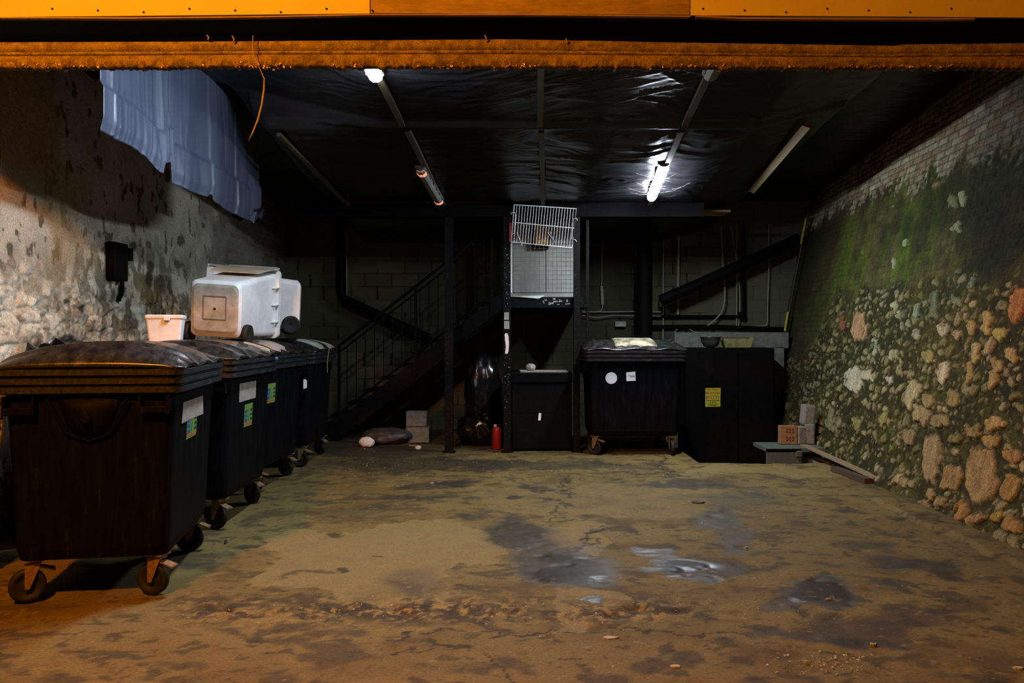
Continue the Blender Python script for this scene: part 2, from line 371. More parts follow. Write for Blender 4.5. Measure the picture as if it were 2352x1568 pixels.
for b in ((1200, 1225, 90, 32, DK, .8, .55), (1310, 1312, 120, 36, DK, .85, .8), (1230, 1290, 60, 40, DK, .7, .55), (1310, 1260, 60, 16, DK, .3, .4),
          (1560, 1296, 105, 17, DK, .95, 1.0), (1500, 1270, 60, 14, DK, .6, .8), (1595, 1328, 60, 10, DK, .6, .9), (1680, 1300, 60, 22, BR, .8, .3),
          (1650, 1195, 50, 30, DK, .7, .5), (1700, 1240, 40, 22, DK, .6, .4), (1880, 1352, 70, 26, DK, .9, .75), (1800, 1385, 60, 26, BR, .7, .3), (1905, 1375, 55, 14, DK, .8, .6),
          (1980, 1252, 70, 14, DK, .6, .2), (2090, 1295, 110, 18, DK, .75, .25), (2180, 1310, 40, 30, DK, .65, .2), (2060, 1340, 50, 10, DK, .7, .2),
          (2140, 1408, 40, 12, DK, .8, .3), (1850, 1455, 150, 12, BR, .85, .25), (2010, 1430, 160, 24, BR, .7, .2), (1990, 1462, 110, 14, DK, .8, .3), (2200, 1395, 60, 16, BR, .6, .1),
          (1990, 1140, 22, 6, DK, .8, .3), (2060, 1195, 14, 6, DK, .8, .3), (1950, 1175, 26, 6, DK, .7, .3), (1830, 1102, 30, 9, DK, .8, .2), (1560, 1108, 130, 9, DK, .8, .3), (1700, 1140, 80, 22, (.09, .085, .07), .5, .2),
          (1245, 1117, 34, 5, DK, .9, .3), (1200, 1140, 24, 4, DK, .9, .3), (1258, 1148, 26, 7, DK, .9, .3), (1085, 1188, 60, 7, DK, .7, .2), (930, 1145, 100, 9, DK, .5, .1), (870, 1165, 70, 8, DK, .5, .1),
          (1050, 1108, 60, 9, DK, .9, .3), (980, 1120, 60, 7, DK, .7, .2), (790, 1185, 60, 16, DK, .35, .1), (775, 1310, 22, 5, BR, .9, .2), (700, 1313, 50, 5, BR, .7, .2), (875, 1275, 14, 4, BR, .9, .1), (1305, 1262, 24, 4, BR, .9, .2), (1305, 1164, 20, 3, BR, .9, .2), (950, 1330, 60, 30, DK, .35, .2), (940, 1345, 30, 22, BR, .5, .1),
          (1350, 1382, 20, 6, DK, .8, .8), (970, 1065, 260, 16, DK, .75, .2), (1250, 1068, 200, 12, DK, .6, .2), (1450, 1070, 120, 10, DK, .35, .1), (860, 1035, 140, 16, DK, .8, .2),
          (1700, 1500, 60, 18, BR, .35, 0), (1080, 1492, 16, 6, BR, .8, 0), (1010, 1470, 14, 5, BR, .9, 0)):
    blob(*b)
def crack(pts, wd, c=(.03, .022, .014), a=.9):
    global col
    d = np.full(gx.shape, 1e9); jx = PX+wxn*60+jag*60; jy = PY+(wyn*36+jag*30)*(PY-HY)/500
    for (x0, y0), (x1, y1) in zip(pts[:-1], pts[1:]):
        vx, vy = x1-x0, (y1-y0)*2.2; t = np.clip(((jx-x0)*vx+(jy-y0)*2.2*vy)/(vx*vx+vy*vy), 0, 1)
        d = np.minimum(d, np.hypot(jx-x0-t*vx, (jy-y0)*2.2-t*vy))
    col = mixc(col, c, (1-ss(wd*.4, wd*1.2, d))*a)
crack([(870, 1452), (1000, 1450), (1180, 1450), (1400, 1452), (1720, 1456)], 5)
crack([(890, 1500), (905, 1490), (960, 1485), (1010, 1475), (1060, 1490)], 5)
crack([(1110, 1500), (1140, 1530), (1170, 1560), (1200, 1590)], 4)
crack([(1505, 1045), (1530, 1068), (1545, 1090)], 5); crack([(1295, 1090), (1298, 1140), (1278, 1165), (1280, 1190)], 6)
crack([(1312, 1320), (1308, 1260), (1345, 1240), (1390, 1215)], 8); crack([(1380, 1093), (1600, 1088), (1950, 1092)], 4, a=.5)
crack([(700, 1383), (850, 1398), (1000, 1388), (1100, 1400), (1150, 1440)], 22, BR, .75)
crack([(380, 1380), (520, 1385), (700, 1392), (980, 1425)], 18, BR, .55)
mess = np.exp(-((PY-1402-(wyn*40))/32.0)**2)*(1-ss(1500, 1700, PX))*ss(330, 480, PX)
n = fbm(gx*14, gy*16, 4, 71); col = mixc(col, (.045, .028, .012), mess*ss(.42, .60, n)*.85)
n = fbm(gx*22+5, gy*20, 3, 72); col = mixc(col, (.42, .30, .12), mess*ss(.60, .68, n)*.95)
n = fbm(gx*20+9, gy*22, 3, 73); col = mixc(col, (.36, .30, .18), ss(.76, .80, n)*.6)
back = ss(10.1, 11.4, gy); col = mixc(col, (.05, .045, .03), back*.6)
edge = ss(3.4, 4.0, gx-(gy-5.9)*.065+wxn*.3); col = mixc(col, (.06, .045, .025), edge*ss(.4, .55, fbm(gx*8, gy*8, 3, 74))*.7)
ledge = ss(0, .03, gx-(3.46+(gy-5.9)*.02+wxn*.25))*(1-ss(7.6, 8.0, gy))
gz = -.012*ss(.5, .8, fbm(gx*5, gy*5, 3, 81))+.012*(fbm(gx*1.3, gy*1.3, 3, 82)-.5)-.02*mess*ss(.5, .7, fbm(gx*7, gy*9, 3, 83))+.03*ledge
gz = gz+wet*-.006
keep = ~((gx > 2.32) & (gx < np.where(gy > 10.9, 4.08, 3.90)) & (gy > 9.92) & (gy < 13.6))
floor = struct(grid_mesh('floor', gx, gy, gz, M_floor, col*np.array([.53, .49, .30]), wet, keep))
# street apron in front, one concrete slab joining the floor
xa, ya = np.meshgrid(np.linspace(-9, 9, 60), np.linspace(-6, 3.3, 40))
xa2, ya2 = np.meshgrid(np.linspace(-9, 9, 60), np.linspace(-6, 3.31, 40))
struct(grid_mesh('floor_2', xa2, ya2, xa2*0-.004, M_floor, np.ones(xa2.shape+(3,))*base*.52, xa2*0))
# sunken area beside the back bin
m = MB(); m.bb((2.22, 9.82, -.95), (4.4, 13.6, -.9)); struct(m.build('floor_3', M_conc))
m = MB(); m.bb((2.22, 9.80, -.9), (2.32, 13.6, -.03)); m.bb((2.32, 9.82, -.9), (3.9, 9.92, -.03)); m.bb((3.9, 9.82, -.9), (4.0, 10.9, -.03)); m.bb((4.08, 10.8, -.9), (4.18, 13.6, -.03)); struct(m.build('wall_pit', M_conc))

# ------------------------------------------------------------------ right wall (battered rubble with mossy brick above)
ns, nt = 820, 400
Sy = np.linspace(4.6, 13.62, ns); Tz = np.linspace(-.25, 4.6, nt)
gy, gz = np.meshgrid(Sy, Tz)
gx = 3.77+(gy-5.87)*.065+.2*gz
PX = CX+gx*F/gy; PY = HY-(gz-CAMZ)*F/gy
wa = fbm(gy*5, gz*5, 4, 101)-.5; wb = fbm(gy*5+30, gz*5, 4, 102)-.5
s1, t1 = gy+wa*.16, gz+wb*.13
bound = 2.15+.12*(fbm(gy*1.7, gz*0, 3, 103)-.5)*4-.9*ss(10.8, 12.2, gy)
brick = ss(-.05, .05, gz-bound+wa*.3)
moss = fbm(gy*1.4, gz*1.6, 5, 104); fine = fbm(gy*18, gz*18, 4, 105); streak = fbm(gy*6, gz*1.2, 4, 106)
# rubble
f1, f2, ida, idb = cells(s1/.15, t1/.105, 110); e = f2-f1
g1, g2, ica, icb = cells(s1/.075+9, t1/.065, 120); e2 = g2-g1
big = (ida > .5)*ss(.0, .10, e-.14-.34*idb-.35*(fine-.5))*(1-ss(.52, .62, f1))
small = ((ica > .5)*ss(0, .14, e2-.16-.4*icb-.4*(fine-.5)))*(1-big)
stone = np.maximum(big, small*.8)*(1-brick)
tone = np.where(big > small, ida*.6+idb*.4, icb)
hgt = .022*big+.010*small
rcol = np.ones(gx.shape+(3,))*np.array([.042, .045, .014])
rcol = mixc(rcol, (.085, .085, .022), ss(.45, .7, moss)*.8); rcol = mixc(rcol, (.02, .018, .01), ss(.5, .65, fine)*.7)
stc = np.stack([.12+.34*tone, .11+.30*tone, .065+.215*tone], -1)*(.6+.8*fbm(gy*26, gz*10, 3, 131)[..., None]); stc = mixc(stc, (.13, .14, .04), ss(.45, .65, fbm(gy*7, gz*7, 3, 130))*.7)
rcol = rcol*(1-stone[..., None])+stc*stone[..., None]
# single stones one can pick out
BIGS = [(2140, 1052, 22, 54, 0, (.36, .27, .17)), (2258, 1090, 34, 62, -.08, (.34, .25, .14)), (1965, 872, 20, 29, -.2, (.50, .50, .46)), (1994, 866, 8, 15, 0, (.40, .40, .36)), (2096, 904, 15, 32, -.4, (.42, .38, .26)),
  (2166, 858, 11, 30, -.12, (.50, .44, .36)), (2149, 697, 13, 34, 0, (.16, .18, .10)), (2244, 810, 14, 29, -.1, (.46, .37, .22)), (2276, 789, 10, 21, -.4, (.40, .30, .2)), (2304, 768, 15, 15, .3, (.42, .38, .14)), (2227, 858, 11, 28, 0, (.36, .27, .12)),
  (2288, 860, 14, 34, -.15, (.40, .30, .16)), (2326, 815, 18, 18, 0, (.40, .30, .15)), (2343, 700, 17, 48, -.1, (.40, .18, .08)), (1973, 752, 15, 33, 0, (.42, .27, .18)), (1937, 748, 8, 20, 0, (.24, .10, .06)), (2118, 955, 20, 20, -.1, (.36, .29, .19)), (2159, 968, 23, 16, -.3, (.32, .26, .15)),
  (2130, 922, 12, 15, 0, (.36, .30, .16)), (2235, 743, 11, 19, .2, (.36, .27, .14)), (2272, 741, 11, 20, -.2, (.42, .32, .16)), (2171, 750, 17, 13, 0, (.46, .42, .36)), (2107, 718, 8, 13, -.3, (.34, .36, .26)), (2108, 771, 11, 11, 0, (.34, .36, .30)), (2134, 812, 14, 13, .4, (.34, .30, .14)),
  (2053, 813, 8, 14, 0, (.30, .34, .22)), (2288, 973, 21, 14, 0, (.40, .28, .14)), (2189, 922, 16, 19, 0, (.30, .24, .12)), (1912, 961, 9, 28, 0, (.20, .22, .15)), (1969, 973, 7, 19, 0, (.26, .27, .12)), (2031, 957, 13, 15, 0, (.32, .30, .12)), (2203, 768, 11, 13, 0, (.38, .28, .2)),
  (2013, 798, 5, 18, -.3, (.40, .44, .32)), (2062, 708, 6, 11, 0, (.36, .42, .26)), (2046, 868, 9, 8, 0, (.42, .44, .44)), (2200, 690, 10, 8, 0, (.2, .22, .14)), (2280, 1015, 22, 17, 0, (.40, .27, .12)), (2238, 996, 20, 14, .1, (.28, .22, .10)), (2192, 1010, 20, 14, 0, (.20, .18, .08)),
  (2195, 1095, 17, 28, -.2, (.34, .24, .13)), (2320, 1120, 20, 32, -.4, (.34, .22, .09)), (2330, 1045, 20, 14, .1, (.36, .22, .1)), (2150, 1130, 12, 14, -.4, (.36, .24, .14)), (2225, 1172, 16, 18, 0, (.36, .20, .09)), (2262, 1188, 20, 14, -.4, (.34, .22, .12)), (2182, 1150, 15, 13, -.3, (.34, .24, .14)), (2070, 1100, 12, 14, 0, (.36, .29, .19)), (2084, 1108, 8, 11, 0, (.32, .26, .16)), (2340, 1205, 22, 14, -.4, (.32, .20, .09)), (2300, 1195, 10, 10, 0, (.32, .22, .08)), (2090, 1005, 16, 16, -.3, (.30, .23, .14)), (2145, 1160, 14, 8, -.5, (.3, .2, .12)),
  (2210, 455, 9, 16, 0, (.30, .32, .22)), (2200, 520, 7, 18, -.4, (.30, .32, .22)), (2188, 468, 14, 12, 0, (.16, .17, .09)), (2055, 600, 4, 9, 0, (.34, .34, .3)), (2083, 555, 5, 8, 0, (.3, .32, .2)), (2234, 648, 8, 12, 0, (.22, .25, .18))]
hm = np.zeros(gx.shape)
for cx, cy, rx, ry, ang, c in BIGS:
    reg = (np.abs(PX-cx) < rx*2.2+20) & (np.abs(PY-cy) < ry*2.2+20)
    dx = PX-cx+wa*22+(fine-.5)*14; dy = PY-cy+wb*34+(fine-.5)*18; ca, sa = math.cos(ang), math.sin(ang)
    ux, uy = (dx*ca-dy*sa)/rx, (dx*sa+dy*ca)/ry
    d = (np.abs(ux)**3.2+np.abs(uy)**3.2)**(1/3.2)
    mk = (1-ss(.82, 1.04, d))*reg; halo = (1-ss(1.05, 1.3, d))*reg
    rcol = mixc(rcol, (.035, .034, .014), (halo-mk).clip(0, 1)*.9); hm = hm*(1-halo); hgt = hgt*(1-halo); brick = brick*(1-mk)
    rcol = rcol*(1-mk[..., None])+(np.array(c)*1.1*(.45+1.1*fbm(gy*34, gz*9, 4, 140)[..., None]))*mk[..., None]; hm = np.maximum(hm, mk)
# brickwork above
row = np.floor(gz/.078); bx = gy/.235+.5*(row % 2)+wa*.15; fxb = bx-np.floor(bx); fzb = gz/.078-row
mort = np.clip(1-ss(.02, .09, np.minimum(fxb, 1-fxb))+1-ss(.06, .16, np.minimum(fzb, 1-fzb)), 0, 1)
bid = _h(np.floor(bx), row, 150); bid2 = _h(np.floor(bx), row, 151)
bc = np.stack([.07+.07*bid, .065+.06*bid, .03+.025*bid], -1)
bc = mixc(bc, (.11, .17, .012), ss(.44, .62, fbm(gy*2.6, gz*1.7, 5, 152)*.65+streak*.4)*ss(.3, .55, fbm(gy*9, gz*5, 4, 172))*(1-ss(8.1, 7.0, gy)*0)*np.exp(-((gy-10)/2.2)**2))
bc = mixc(bc, (.02, .022, .010), ss(.40, .62, fbm(gy*1.1+4, gz*1.3, 4, 153))*.75)
bc = mixc(bc, (.11, .16, .02), ((PX > 1928)*(PX < 1960)*(PY > 510)*(PY < 665))*.6*ss(.3, .5, streak))
topl = 3.43+.10*(fbm(gy*2, gz*2, 4, 154)-.5)*3-.1*ss(9, 6.5, gy)
clean = ss(-.10, .10, gz-topl+(fine-.5)*.5+(streak-.5)*.5)
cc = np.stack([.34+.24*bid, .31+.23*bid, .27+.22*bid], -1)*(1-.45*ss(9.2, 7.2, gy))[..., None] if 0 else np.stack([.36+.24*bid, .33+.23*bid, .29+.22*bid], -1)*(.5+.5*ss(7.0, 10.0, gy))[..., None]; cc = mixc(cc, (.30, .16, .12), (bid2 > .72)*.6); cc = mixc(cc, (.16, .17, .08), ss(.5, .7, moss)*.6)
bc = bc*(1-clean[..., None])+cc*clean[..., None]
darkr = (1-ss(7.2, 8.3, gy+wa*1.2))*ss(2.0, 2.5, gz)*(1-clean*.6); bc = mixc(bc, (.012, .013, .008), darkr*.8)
bc = mixc(bc, (.035, .035, .018), mort*(.28+.35*clean)); bc = bc*(.55+.9*fbm(gy*14, gz*6, 4, 171))[..., None]
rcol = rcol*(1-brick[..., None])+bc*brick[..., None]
farmoss = ss(11.0, 12.2, gy); rcol = mixc(rcol, (.035, .035, .015), farmoss*.6*(1-clean))  # dark moss over the far end of the wall
hgt = hgt*(1-brick)+brick*(-.008*mort+.004*bid)+.028*hm+.018*(fine-.5)+.05*(fbm(gy*1.2, gz*1.2, 3, 160)-.5)
foot = np.clip(.28-gz, 0, .6)*.5*(.5+fbm(gy*4, gz*4, 3, 161))
gx = gx-hgt-foot*.5
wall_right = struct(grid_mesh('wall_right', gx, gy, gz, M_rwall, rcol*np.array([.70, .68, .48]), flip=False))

# ------------------------------------------------------------------ left wall (limewashed rubble and brick)
gy, gz = np.meshgrid(np.linspace(4.6, 13.62, 760), np.linspace(-.1, 4.6, 380))
gx = -4.12+(gy-4.6)*.032
PX = CX+gx*F/gy; PY = HY-(gz-CAMZ)*F/gy
wa = fbm(gy*5, gz*5, 4, 201)-.5; wb = fbm(gy*5+30, gz*5, 4, 202)-.5; fine = fbm(gy*22, gz*22, 4, 203)
f1, f2, ida, idb = cells((gy+wa*.12)/.26, (gz+wb*.1)/.15, 210); e = ss(.05, .22, f2-f1)
fb = fbm(gy*1.5, gz*1.5, 5, 211)
lc = np.stack([.74+.12*ida, .70+.12*ida, .55+.10*ida], -1)
lc = mixc(lc, (.36, .30, .19), (1-e)*.35*ss(.4, .6, fbm(gy*3, gz*3, 3, 231)))
n = fbm(gy*4+wa*3, gz*3+wb*2, 5, 232); lc = mixc(lc, (.20, .16, .09), ss(.52, .66, n)*.6); n = fbm(gy*16, gz*11, 4, 233); lc = mixc(lc, (.12, .10, .06), ss(.56, .68, n)*.6); lc = mixc(lc, (.30, .19, .10), ss(.55, .7, fb)*.5*(idb > .5))
n = fbm(gy*9, gz*7, 5, 212); lc = mixc(lc, (.10, .09, .05), ss(.54, .64, n)*.7)
lc = mixc(lc, (.62, .59, .48), ss(.52, .66, fbm(gy*6+7, gz*8, 4, 213))*.6)
# render and brick higher up
up_ = ss(1.75, 2.3, gz+wa*.4-.15*ss(6, 5.5, gy))
uc = np.ones(gx.shape+(3,))*np.array([.46, .43, .34])*(.8+.4*fbm(gy*4, gz*4, 4, 214))[..., None]
uc = mixc(uc, (.07, .06, .04), ss(.62, .68, fbm(gy*13, gz*7, 4, 215))*.9)
uc = mixc(uc, (.34, .22, .08), (1-ss(6.8, 8.2, gy))*.75*ss(.3, .55, fb))  # ochre at the near end paints in the orange street light
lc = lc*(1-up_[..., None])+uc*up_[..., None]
mid = np.exp(-((gy-8.6)/1.5)**2)*np.exp(-((gz-2.0)/.55)**2)     # mouldy patch
n = fbm(gy*11, gz*6, 5, 216); lc = mixc(lc, (.045, .042, .028), np.clip(mid*1.3, 0, 1)*ss(.44, .56, n)*.9)
lc = mixc(lc, (.16, .15, .07), np.clip(mid, 0, 1)*.5)
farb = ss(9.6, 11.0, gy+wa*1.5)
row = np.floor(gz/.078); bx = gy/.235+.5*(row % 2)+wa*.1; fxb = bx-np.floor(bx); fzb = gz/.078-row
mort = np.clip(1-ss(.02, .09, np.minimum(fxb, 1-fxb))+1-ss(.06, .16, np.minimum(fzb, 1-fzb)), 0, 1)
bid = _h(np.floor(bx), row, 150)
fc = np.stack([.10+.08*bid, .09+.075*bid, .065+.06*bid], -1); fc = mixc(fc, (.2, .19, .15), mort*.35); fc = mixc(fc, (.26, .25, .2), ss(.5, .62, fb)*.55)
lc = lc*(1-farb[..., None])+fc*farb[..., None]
for cx, cy, rx, ry in ((345, 612, 9, 14), (343, 640, 8, 22), (306, 566, 8, 12), (277, 665, 6, 16), (150, 780, 28, 14), (184, 708, 8, 10), (152, 690, 10, 6)):
    dx = PX-cx+wa*10; dy = PY-cy+wb*12; mk = 1-ss(.7, 1.2, np.hypot(dx/rx, dy/ry)); lc = mixc(lc, (.03, .028, .02), mk*.9)
hgt = .022*e*(1-up_)*(.4+ida)+.05*(fbm(gy*5, gz*6, 4, 234)-.5)*(1-up_)+.03*(fine-.5)*(1-.6*up_)+.05*(fbm(gy*1.6, gz*1.6, 4, 220)-.5)-.006*mort*farb
gx = gx+hgt
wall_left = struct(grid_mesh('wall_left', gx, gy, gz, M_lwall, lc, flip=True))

# ------------------------------------------------------------------ back wall of concrete blocks
gx, gz = np.meshgrid(np.linspace(-4.3, 5.5, 640), np.linspace(-1.0, 4.4, 350))
gy = gx*0+13.5; PX = CX+gx*F/13.5; PY = HY-(gz-CAMZ)*F/13.5
wa = fbm(gx*4, gz*4, 4, 301)-.5; row = np.floor(gz/.222+.13); bx = gx/.455+.5*(row % 2)+wa*.05; fxb = bx-np.floor(bx); fzb = gz/.222+.13-row
mo = np.maximum(1-ss(.01, .04, np.minimum(fxb, 1-fxb)), 1-ss(.015, .06, np.minimum(fzb, 1-fzb)))
bid = _h(np.floor(bx), row, 310); fb = fbm(gx*1.2, gz*1.2, 5, 311)
bc = np.stack([.16+.05*bid, .155+.05*bid, .105+.035*bid], -1)*(.6+.8*fb)[..., None]
bc = mixc(bc, (.05, .048, .03), mo*ss(.35, .6, fbm(gx*2.5, gz*2.5, 3, 312))*.9)
bc = mixc(bc, (.02, .02, .012), ((_h(np.floor(bx), row, 313) > .8) & (np.minimum(fxb, 1-fxb) < .045))*.9)
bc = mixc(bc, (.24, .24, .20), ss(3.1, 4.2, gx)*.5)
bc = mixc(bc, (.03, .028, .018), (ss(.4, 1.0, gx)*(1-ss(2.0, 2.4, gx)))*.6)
gy = gy+.008*mo+.006*(fbm(gx*20, gz*20, 3, 314)-.5)
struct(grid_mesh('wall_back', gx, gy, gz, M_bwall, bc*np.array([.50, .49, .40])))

# ------------------------------------------------------------------ front of the opening: boards, slot, rusty beam
YB = 4.5
def board(name, x0, x1, yl, yr, mt, yy=YB-.02):
    a = P(x0, yl, yy); b = P(x1, yr, yy); m = MB(); n = 10; top = 3.86
    fr = []
    for i in range(n+1):
        t = i/n; p = a.lerp(b, t); fr.append([(p.x, yy, p.z), (p.x, yy, top), (p.x, yy+.018, top), (p.x, yy+.018, p.z)])
    m.loft(fr); o = m.build(name, mt); return struct(o)
b1_ = board('trim_1', -300, 849, 42, 31, M_boardY)
b2_ = board('trim_2', 851, 1584, 30, 34, M_ply, YB-.012)
b3_ = board('trim_3', 1587, 2700, 35, 42, M_boardY)
m = MB()
for i in range(8):
    p = P(120+105*i, 20+(i % 3)*4, YB-.022); m.lathe([(.0001, 0), (.006, .001), (.0001, .002)], 8, Matrix.Translation(p) @ Matrix.Rotation(math.pi/2, 4, 'X'))
m.build('nail_head', M_dark, b1_)
m = MB()
for i in range(7):
    p = P(1615+95*i, 20+(i % 3)*4, YB-.022); m.lathe([(.0001, 0), (.006, .001), (.0001, .002)], 8, Matrix.Translation(p) @ Matrix.Rotation(math.pi/2, 4, 'X'))
m.build('nail_head', M_dark, b3_)
m = MB(); m.bb((-5, YB+.0, 3.86), (6, YB+.06, 6.0)); struct(m.build('wall_front', M_ply))
m = MB(); m.bb((-5, YB+.005, 3.378), (6, YB+.42, 3.40)); m.bb((-5, YB+.42, 3.30), (6, YB+.44, 4.4)); m.bb((-5, YB+.06, 3.40), (6, YB+.10, 3.9)); struct(m.build('trim_4', M_dark))
# edge lath under the boards
m = MB(); fr = []
for px, py in ((1600, 36), (1700, 41), (1900, 42), (2100, 43), (2240, 42)):
    p = P(px, py, YB-.03); fr.append([(p.x, p.y, p.z-.006), (p.x, p.y, p.z+.004), (p.x, p.y+.03, p.z+.004), (p.x, p.y+.03, p.z-.006)])
m.loft(fr); struct(m.build('trim_5', M_ply))
m = MB(); fr = []
for px, py in ((-60, 40), (300, 41), (600, 38), (850, 33), (1200, 33), (1585, 37)):
    p = P(px, py, YB-.03); fr.append([(p.x, p.y, p.z-.004), (p.x, p.y, p.z+.003), (p.x, p.y+.03, p.z+.003), (p.x, p.y+.03, p.z-.004)])
m.loft(fr); struct(m.build('trim_6', M_ply))
# beam: section rows (pixel row offset, protrusion)
prof = [(0, .10), (0, .0), (4, -.012), (14, -.018), (23, -.006), (25, .004), (27, -.012), (31, -.016), (34, -.010), (35.5, .02), (37.5, .02), (38.5, -.022), (42, -.026), (50, -.026), (58, -.026), (63, -.026), (66, -.022), (66.5, .03), (66, .035)]
xs = np.linspace(-3.3, 3.5, 1500); np_ = len(prof)
X = np.tile(xs, (np_, 1)); topy = np.interp(CX+xs*F/YB, [0, 500, 1176, 1590, 2060, 2070, 2352], [97, 95, 90, 98, 105, 102, 99])
boty = np.interp(CX+xs*F/YB, [0, 600, 1300, 1900, 2352], [158, 154, 155, 157, 157])
rows = np.array([p[0] for p in prof])/66.5; dep = np.array([p[1] for p in prof])
PYr = topy[None, :]+(boty-topy)[None, :]*rows[:, None]
nz = fbm(X*30, PYr*.25, 4, 401); jagb = ss(.55, .8, fbm(X*22, X*0, 3, 402))*.010+ss(.6, .8, fbm(X*60, X*0, 2, 403))*.006
Zb = CAMZ+(HY-PYr)*YB/F-jagb*(rows[:, None] > .93)
Yb = YB+dep[:, None]+(nz-.5)*.005*(dep[:, None] < .05)
base_c = np.stack([.42+0*X, .29+0*X, .14+0*X], -1)*(.55+.9*fbm(X*12, PYr*.06, 4, 404))[..., None]
base_c = mixc(base_c, (.14, .08, .035), ss(.48, .66, fbm(X*28, PYr*.16, 4, 405))*.6)
base_c = mixc(base_c, (.6, .48, .26), ss(.6, .7, fbm(X*45+9, PYr*.14, 3, 406))*.5*(rows[:, None] < .6))
base_c = mixc(base_c, (.02, .012, .008), np.isin(np.arange(np_), [5, 9, 10])[:, None]*np.ones_like(X))
base_c = mixc(base_c, (.12, .07, .03), (rows[:, None] > .85)*ss(.45, .6, fbm(X*80, PYr*.2, 3, 407))*.8)
beam = grid_mesh('trim_7', X, Yb, Zb, M_beam, base_c*.52, flip=True); struct(beam)
m = MB()
for k in range(420):
    px = random.uniform(-20, 2370); cl = math.sin(px*.013)+math.sin(px*.031+2)
    if random.random() > .35+.35*cl: continue
    p = P(px, random.gauss(151.5, 3), YB-.03); r = random.uniform(.002, .0065)
    v = [p+Vector((random.uniform(-1, 1), random.uniform(-.6, .3), random.uniform(-1, 1)))*r*1.5 for _ in range(6)]
    m.add(v, [(0, 1, 2), (0, 2, 3), (0, 3, 4), (1, 2, 5), (3, 4, 5), (2, 3, 5), (0, 1, 4), (1, 4, 5)])
fl = m.build('rust_flake', mat('orange_rust', (.35, .22, .08), (.55, .38, .16), 60, .85), beam); fl['kind'] = 'stuff'
# dangling straw caught on the beam
root = empty('dangling_straw', P(582, 95, 4.43))
def rel(pts, o): return [Vector(p)-o for p in pts]
o_ = root.location
MB().tube(rel([P(581, 82, 4.44), P(580, 108, 4.43), P(583, 128, 4.43), P(600, 165, 4.43), P(607, 182, 4.43)], o_), .0022, 6).build('stalk', M_straw, root)
c = rel([P(607, 178, 4.43), P(606, 205, 4.43), P(601, 240, 4.43), P(592, 275, 4.43), P(580, 305, 4.43), P(571, 323, 4.43)], o_); m = MB()
m.loft([[p+Vector((-w_, 0, 0)), p+Vector((0, -.003, 0)), p+Vector((w_, 0, .001)), p+Vector((0, .003, 0))] for p, w_ in zip(c, (.003, .0045, .005, .005, .0045, .0015))]); m.build('blade', M_straw, root)
tag(root, 'thin yellow straw strip dangling from the rusty beam at upper left', 'straw')
for px, py, l in ((478, 84, 10), (536, 90, 14), (1115, 86, 12), (1300, 90, 8)):
    m = MB(); p = P(px, py+8, 4.47); m.tube([p, p+Vector((.006, -.005, l*.0012)), p+Vector((-.004, -.008, l*.0026))], [.004, .006, .003], 6)
    tag(m.build('leaf_scrap', M_ply), 'small brown leaf scrap stuck on top edge of the rusty beam', 'leaf', 'leaf scraps on the beam')

# ------------------------------------------------------------------ hanging blue-grey sheet at left
bot = [(232, 300), (262, 318), (300, 336), (335, 362), (362, 392), (371, 398), (374, 376), (392, 372), (394, 420), (430, 436), (475, 452), (482, 446), (492, 462), (520, 482), (548, 496), (572, 506), (584, 480), (596, 488), (606, 455)]
n_u, n_v = 260, 90
Zs = np.linspace(2.92*F/(CX-232), 2.92*F/(CX-605), n_u)
Xs = -2.92-.05*np.sin((Zs-5.6)*2.1); pxs = CX+Xs*F/Zs
botz = CAMZ+(HY-np.interp(pxs, [b[0] for b in bot], [b[1] for b in bot]))*Zs/F
topz = ceil_z(Xs, Zs)-.0+.02
v = np.linspace(0, 1, n_v)[:, None]
GZ = botz[None]*(1-v)+topz[None]*v; GY = np.tile(Zs, (n_v, 1)); GX = np.tile(Xs, (n_v, 1))
fold = fbm(GY*7+fbm(GY*2, GZ*1.2, 3, 501)*2, GZ*.7, 3, 502); GX = GX+.022*(fold-.5)+.010*(1-np.abs(2*fbm(GY*13, GZ*1.1, 2, 503)-1))**5*(1-ss(6.8, 7.5, GY))
for yy in (6.67, 7.55, 8.3, 5.8): GX = GX+.018*np.exp(-((GY-yy-.06*(1-v))/.02)**2)
GX = GX+.06*ss(.30, .26, v)*ss(.0, .1, v)*.4
sheet = grid_mesh('plastic_sheet', GX, GY, GZ, M_bluepoly)
sheet.modifiers.new('s', 'SOLIDIFY').thickness = .002
tag(sheet, 'blue grey polythene sheet hanging from the roof edge on the left', 'sheet')
# gathered black scraps where it ends
for k, (px, py, dy, w_) in enumerate(((552, 492, 8.9, .10), (582, 497, 9.1, .05), (600, 489, 9.25, .05))):
    p = P(px, py, dy); m = MB()
    q = [p+Vector((-w_, 0, .05)), p+Vector((w_*.6, .02, .06)), p+Vector((w_, -.02, -.02)), p+Vector((0, .01, -.08)), p+Vector((-w_*.8, -.02, -.03))]
    m.add(q+[a+Vector((.0, .012, .004)) for a in q], [(0, 1, 2, 3, 4), (9, 8, 7, 6, 5)]+[(i, i+5, (i+1) % 5+5, (i+1) % 5) for i in range(5)])
    m.build('tattered_end', M_poly if k != 1 else M_bluepoly, None)
ends = [o for o in C.objects if o.name.startswith('tattered_end')]
for o in ends: o.parent = sheet
# dark metal box on the left wall
root = empty('wall_box', (-3.97, 8.02, 2.3)); m = MB()
m.bb((-.06, -.14, -.16), (.045, .13, .22), .01); m.build('casing', M_dark, root)
MB().tube([(.02, .05, -.16), (.02, .06, -.26), (.0, .02, -.36)], .022, 8).build('cable_tail', M_dark, root)
MB().bb((-.04, .17, .06), (.04, .25, .19), .008).build('switch', M_dark, root)
tag(root, 'black rectangular box fixed to the peeling left wall', 'box')

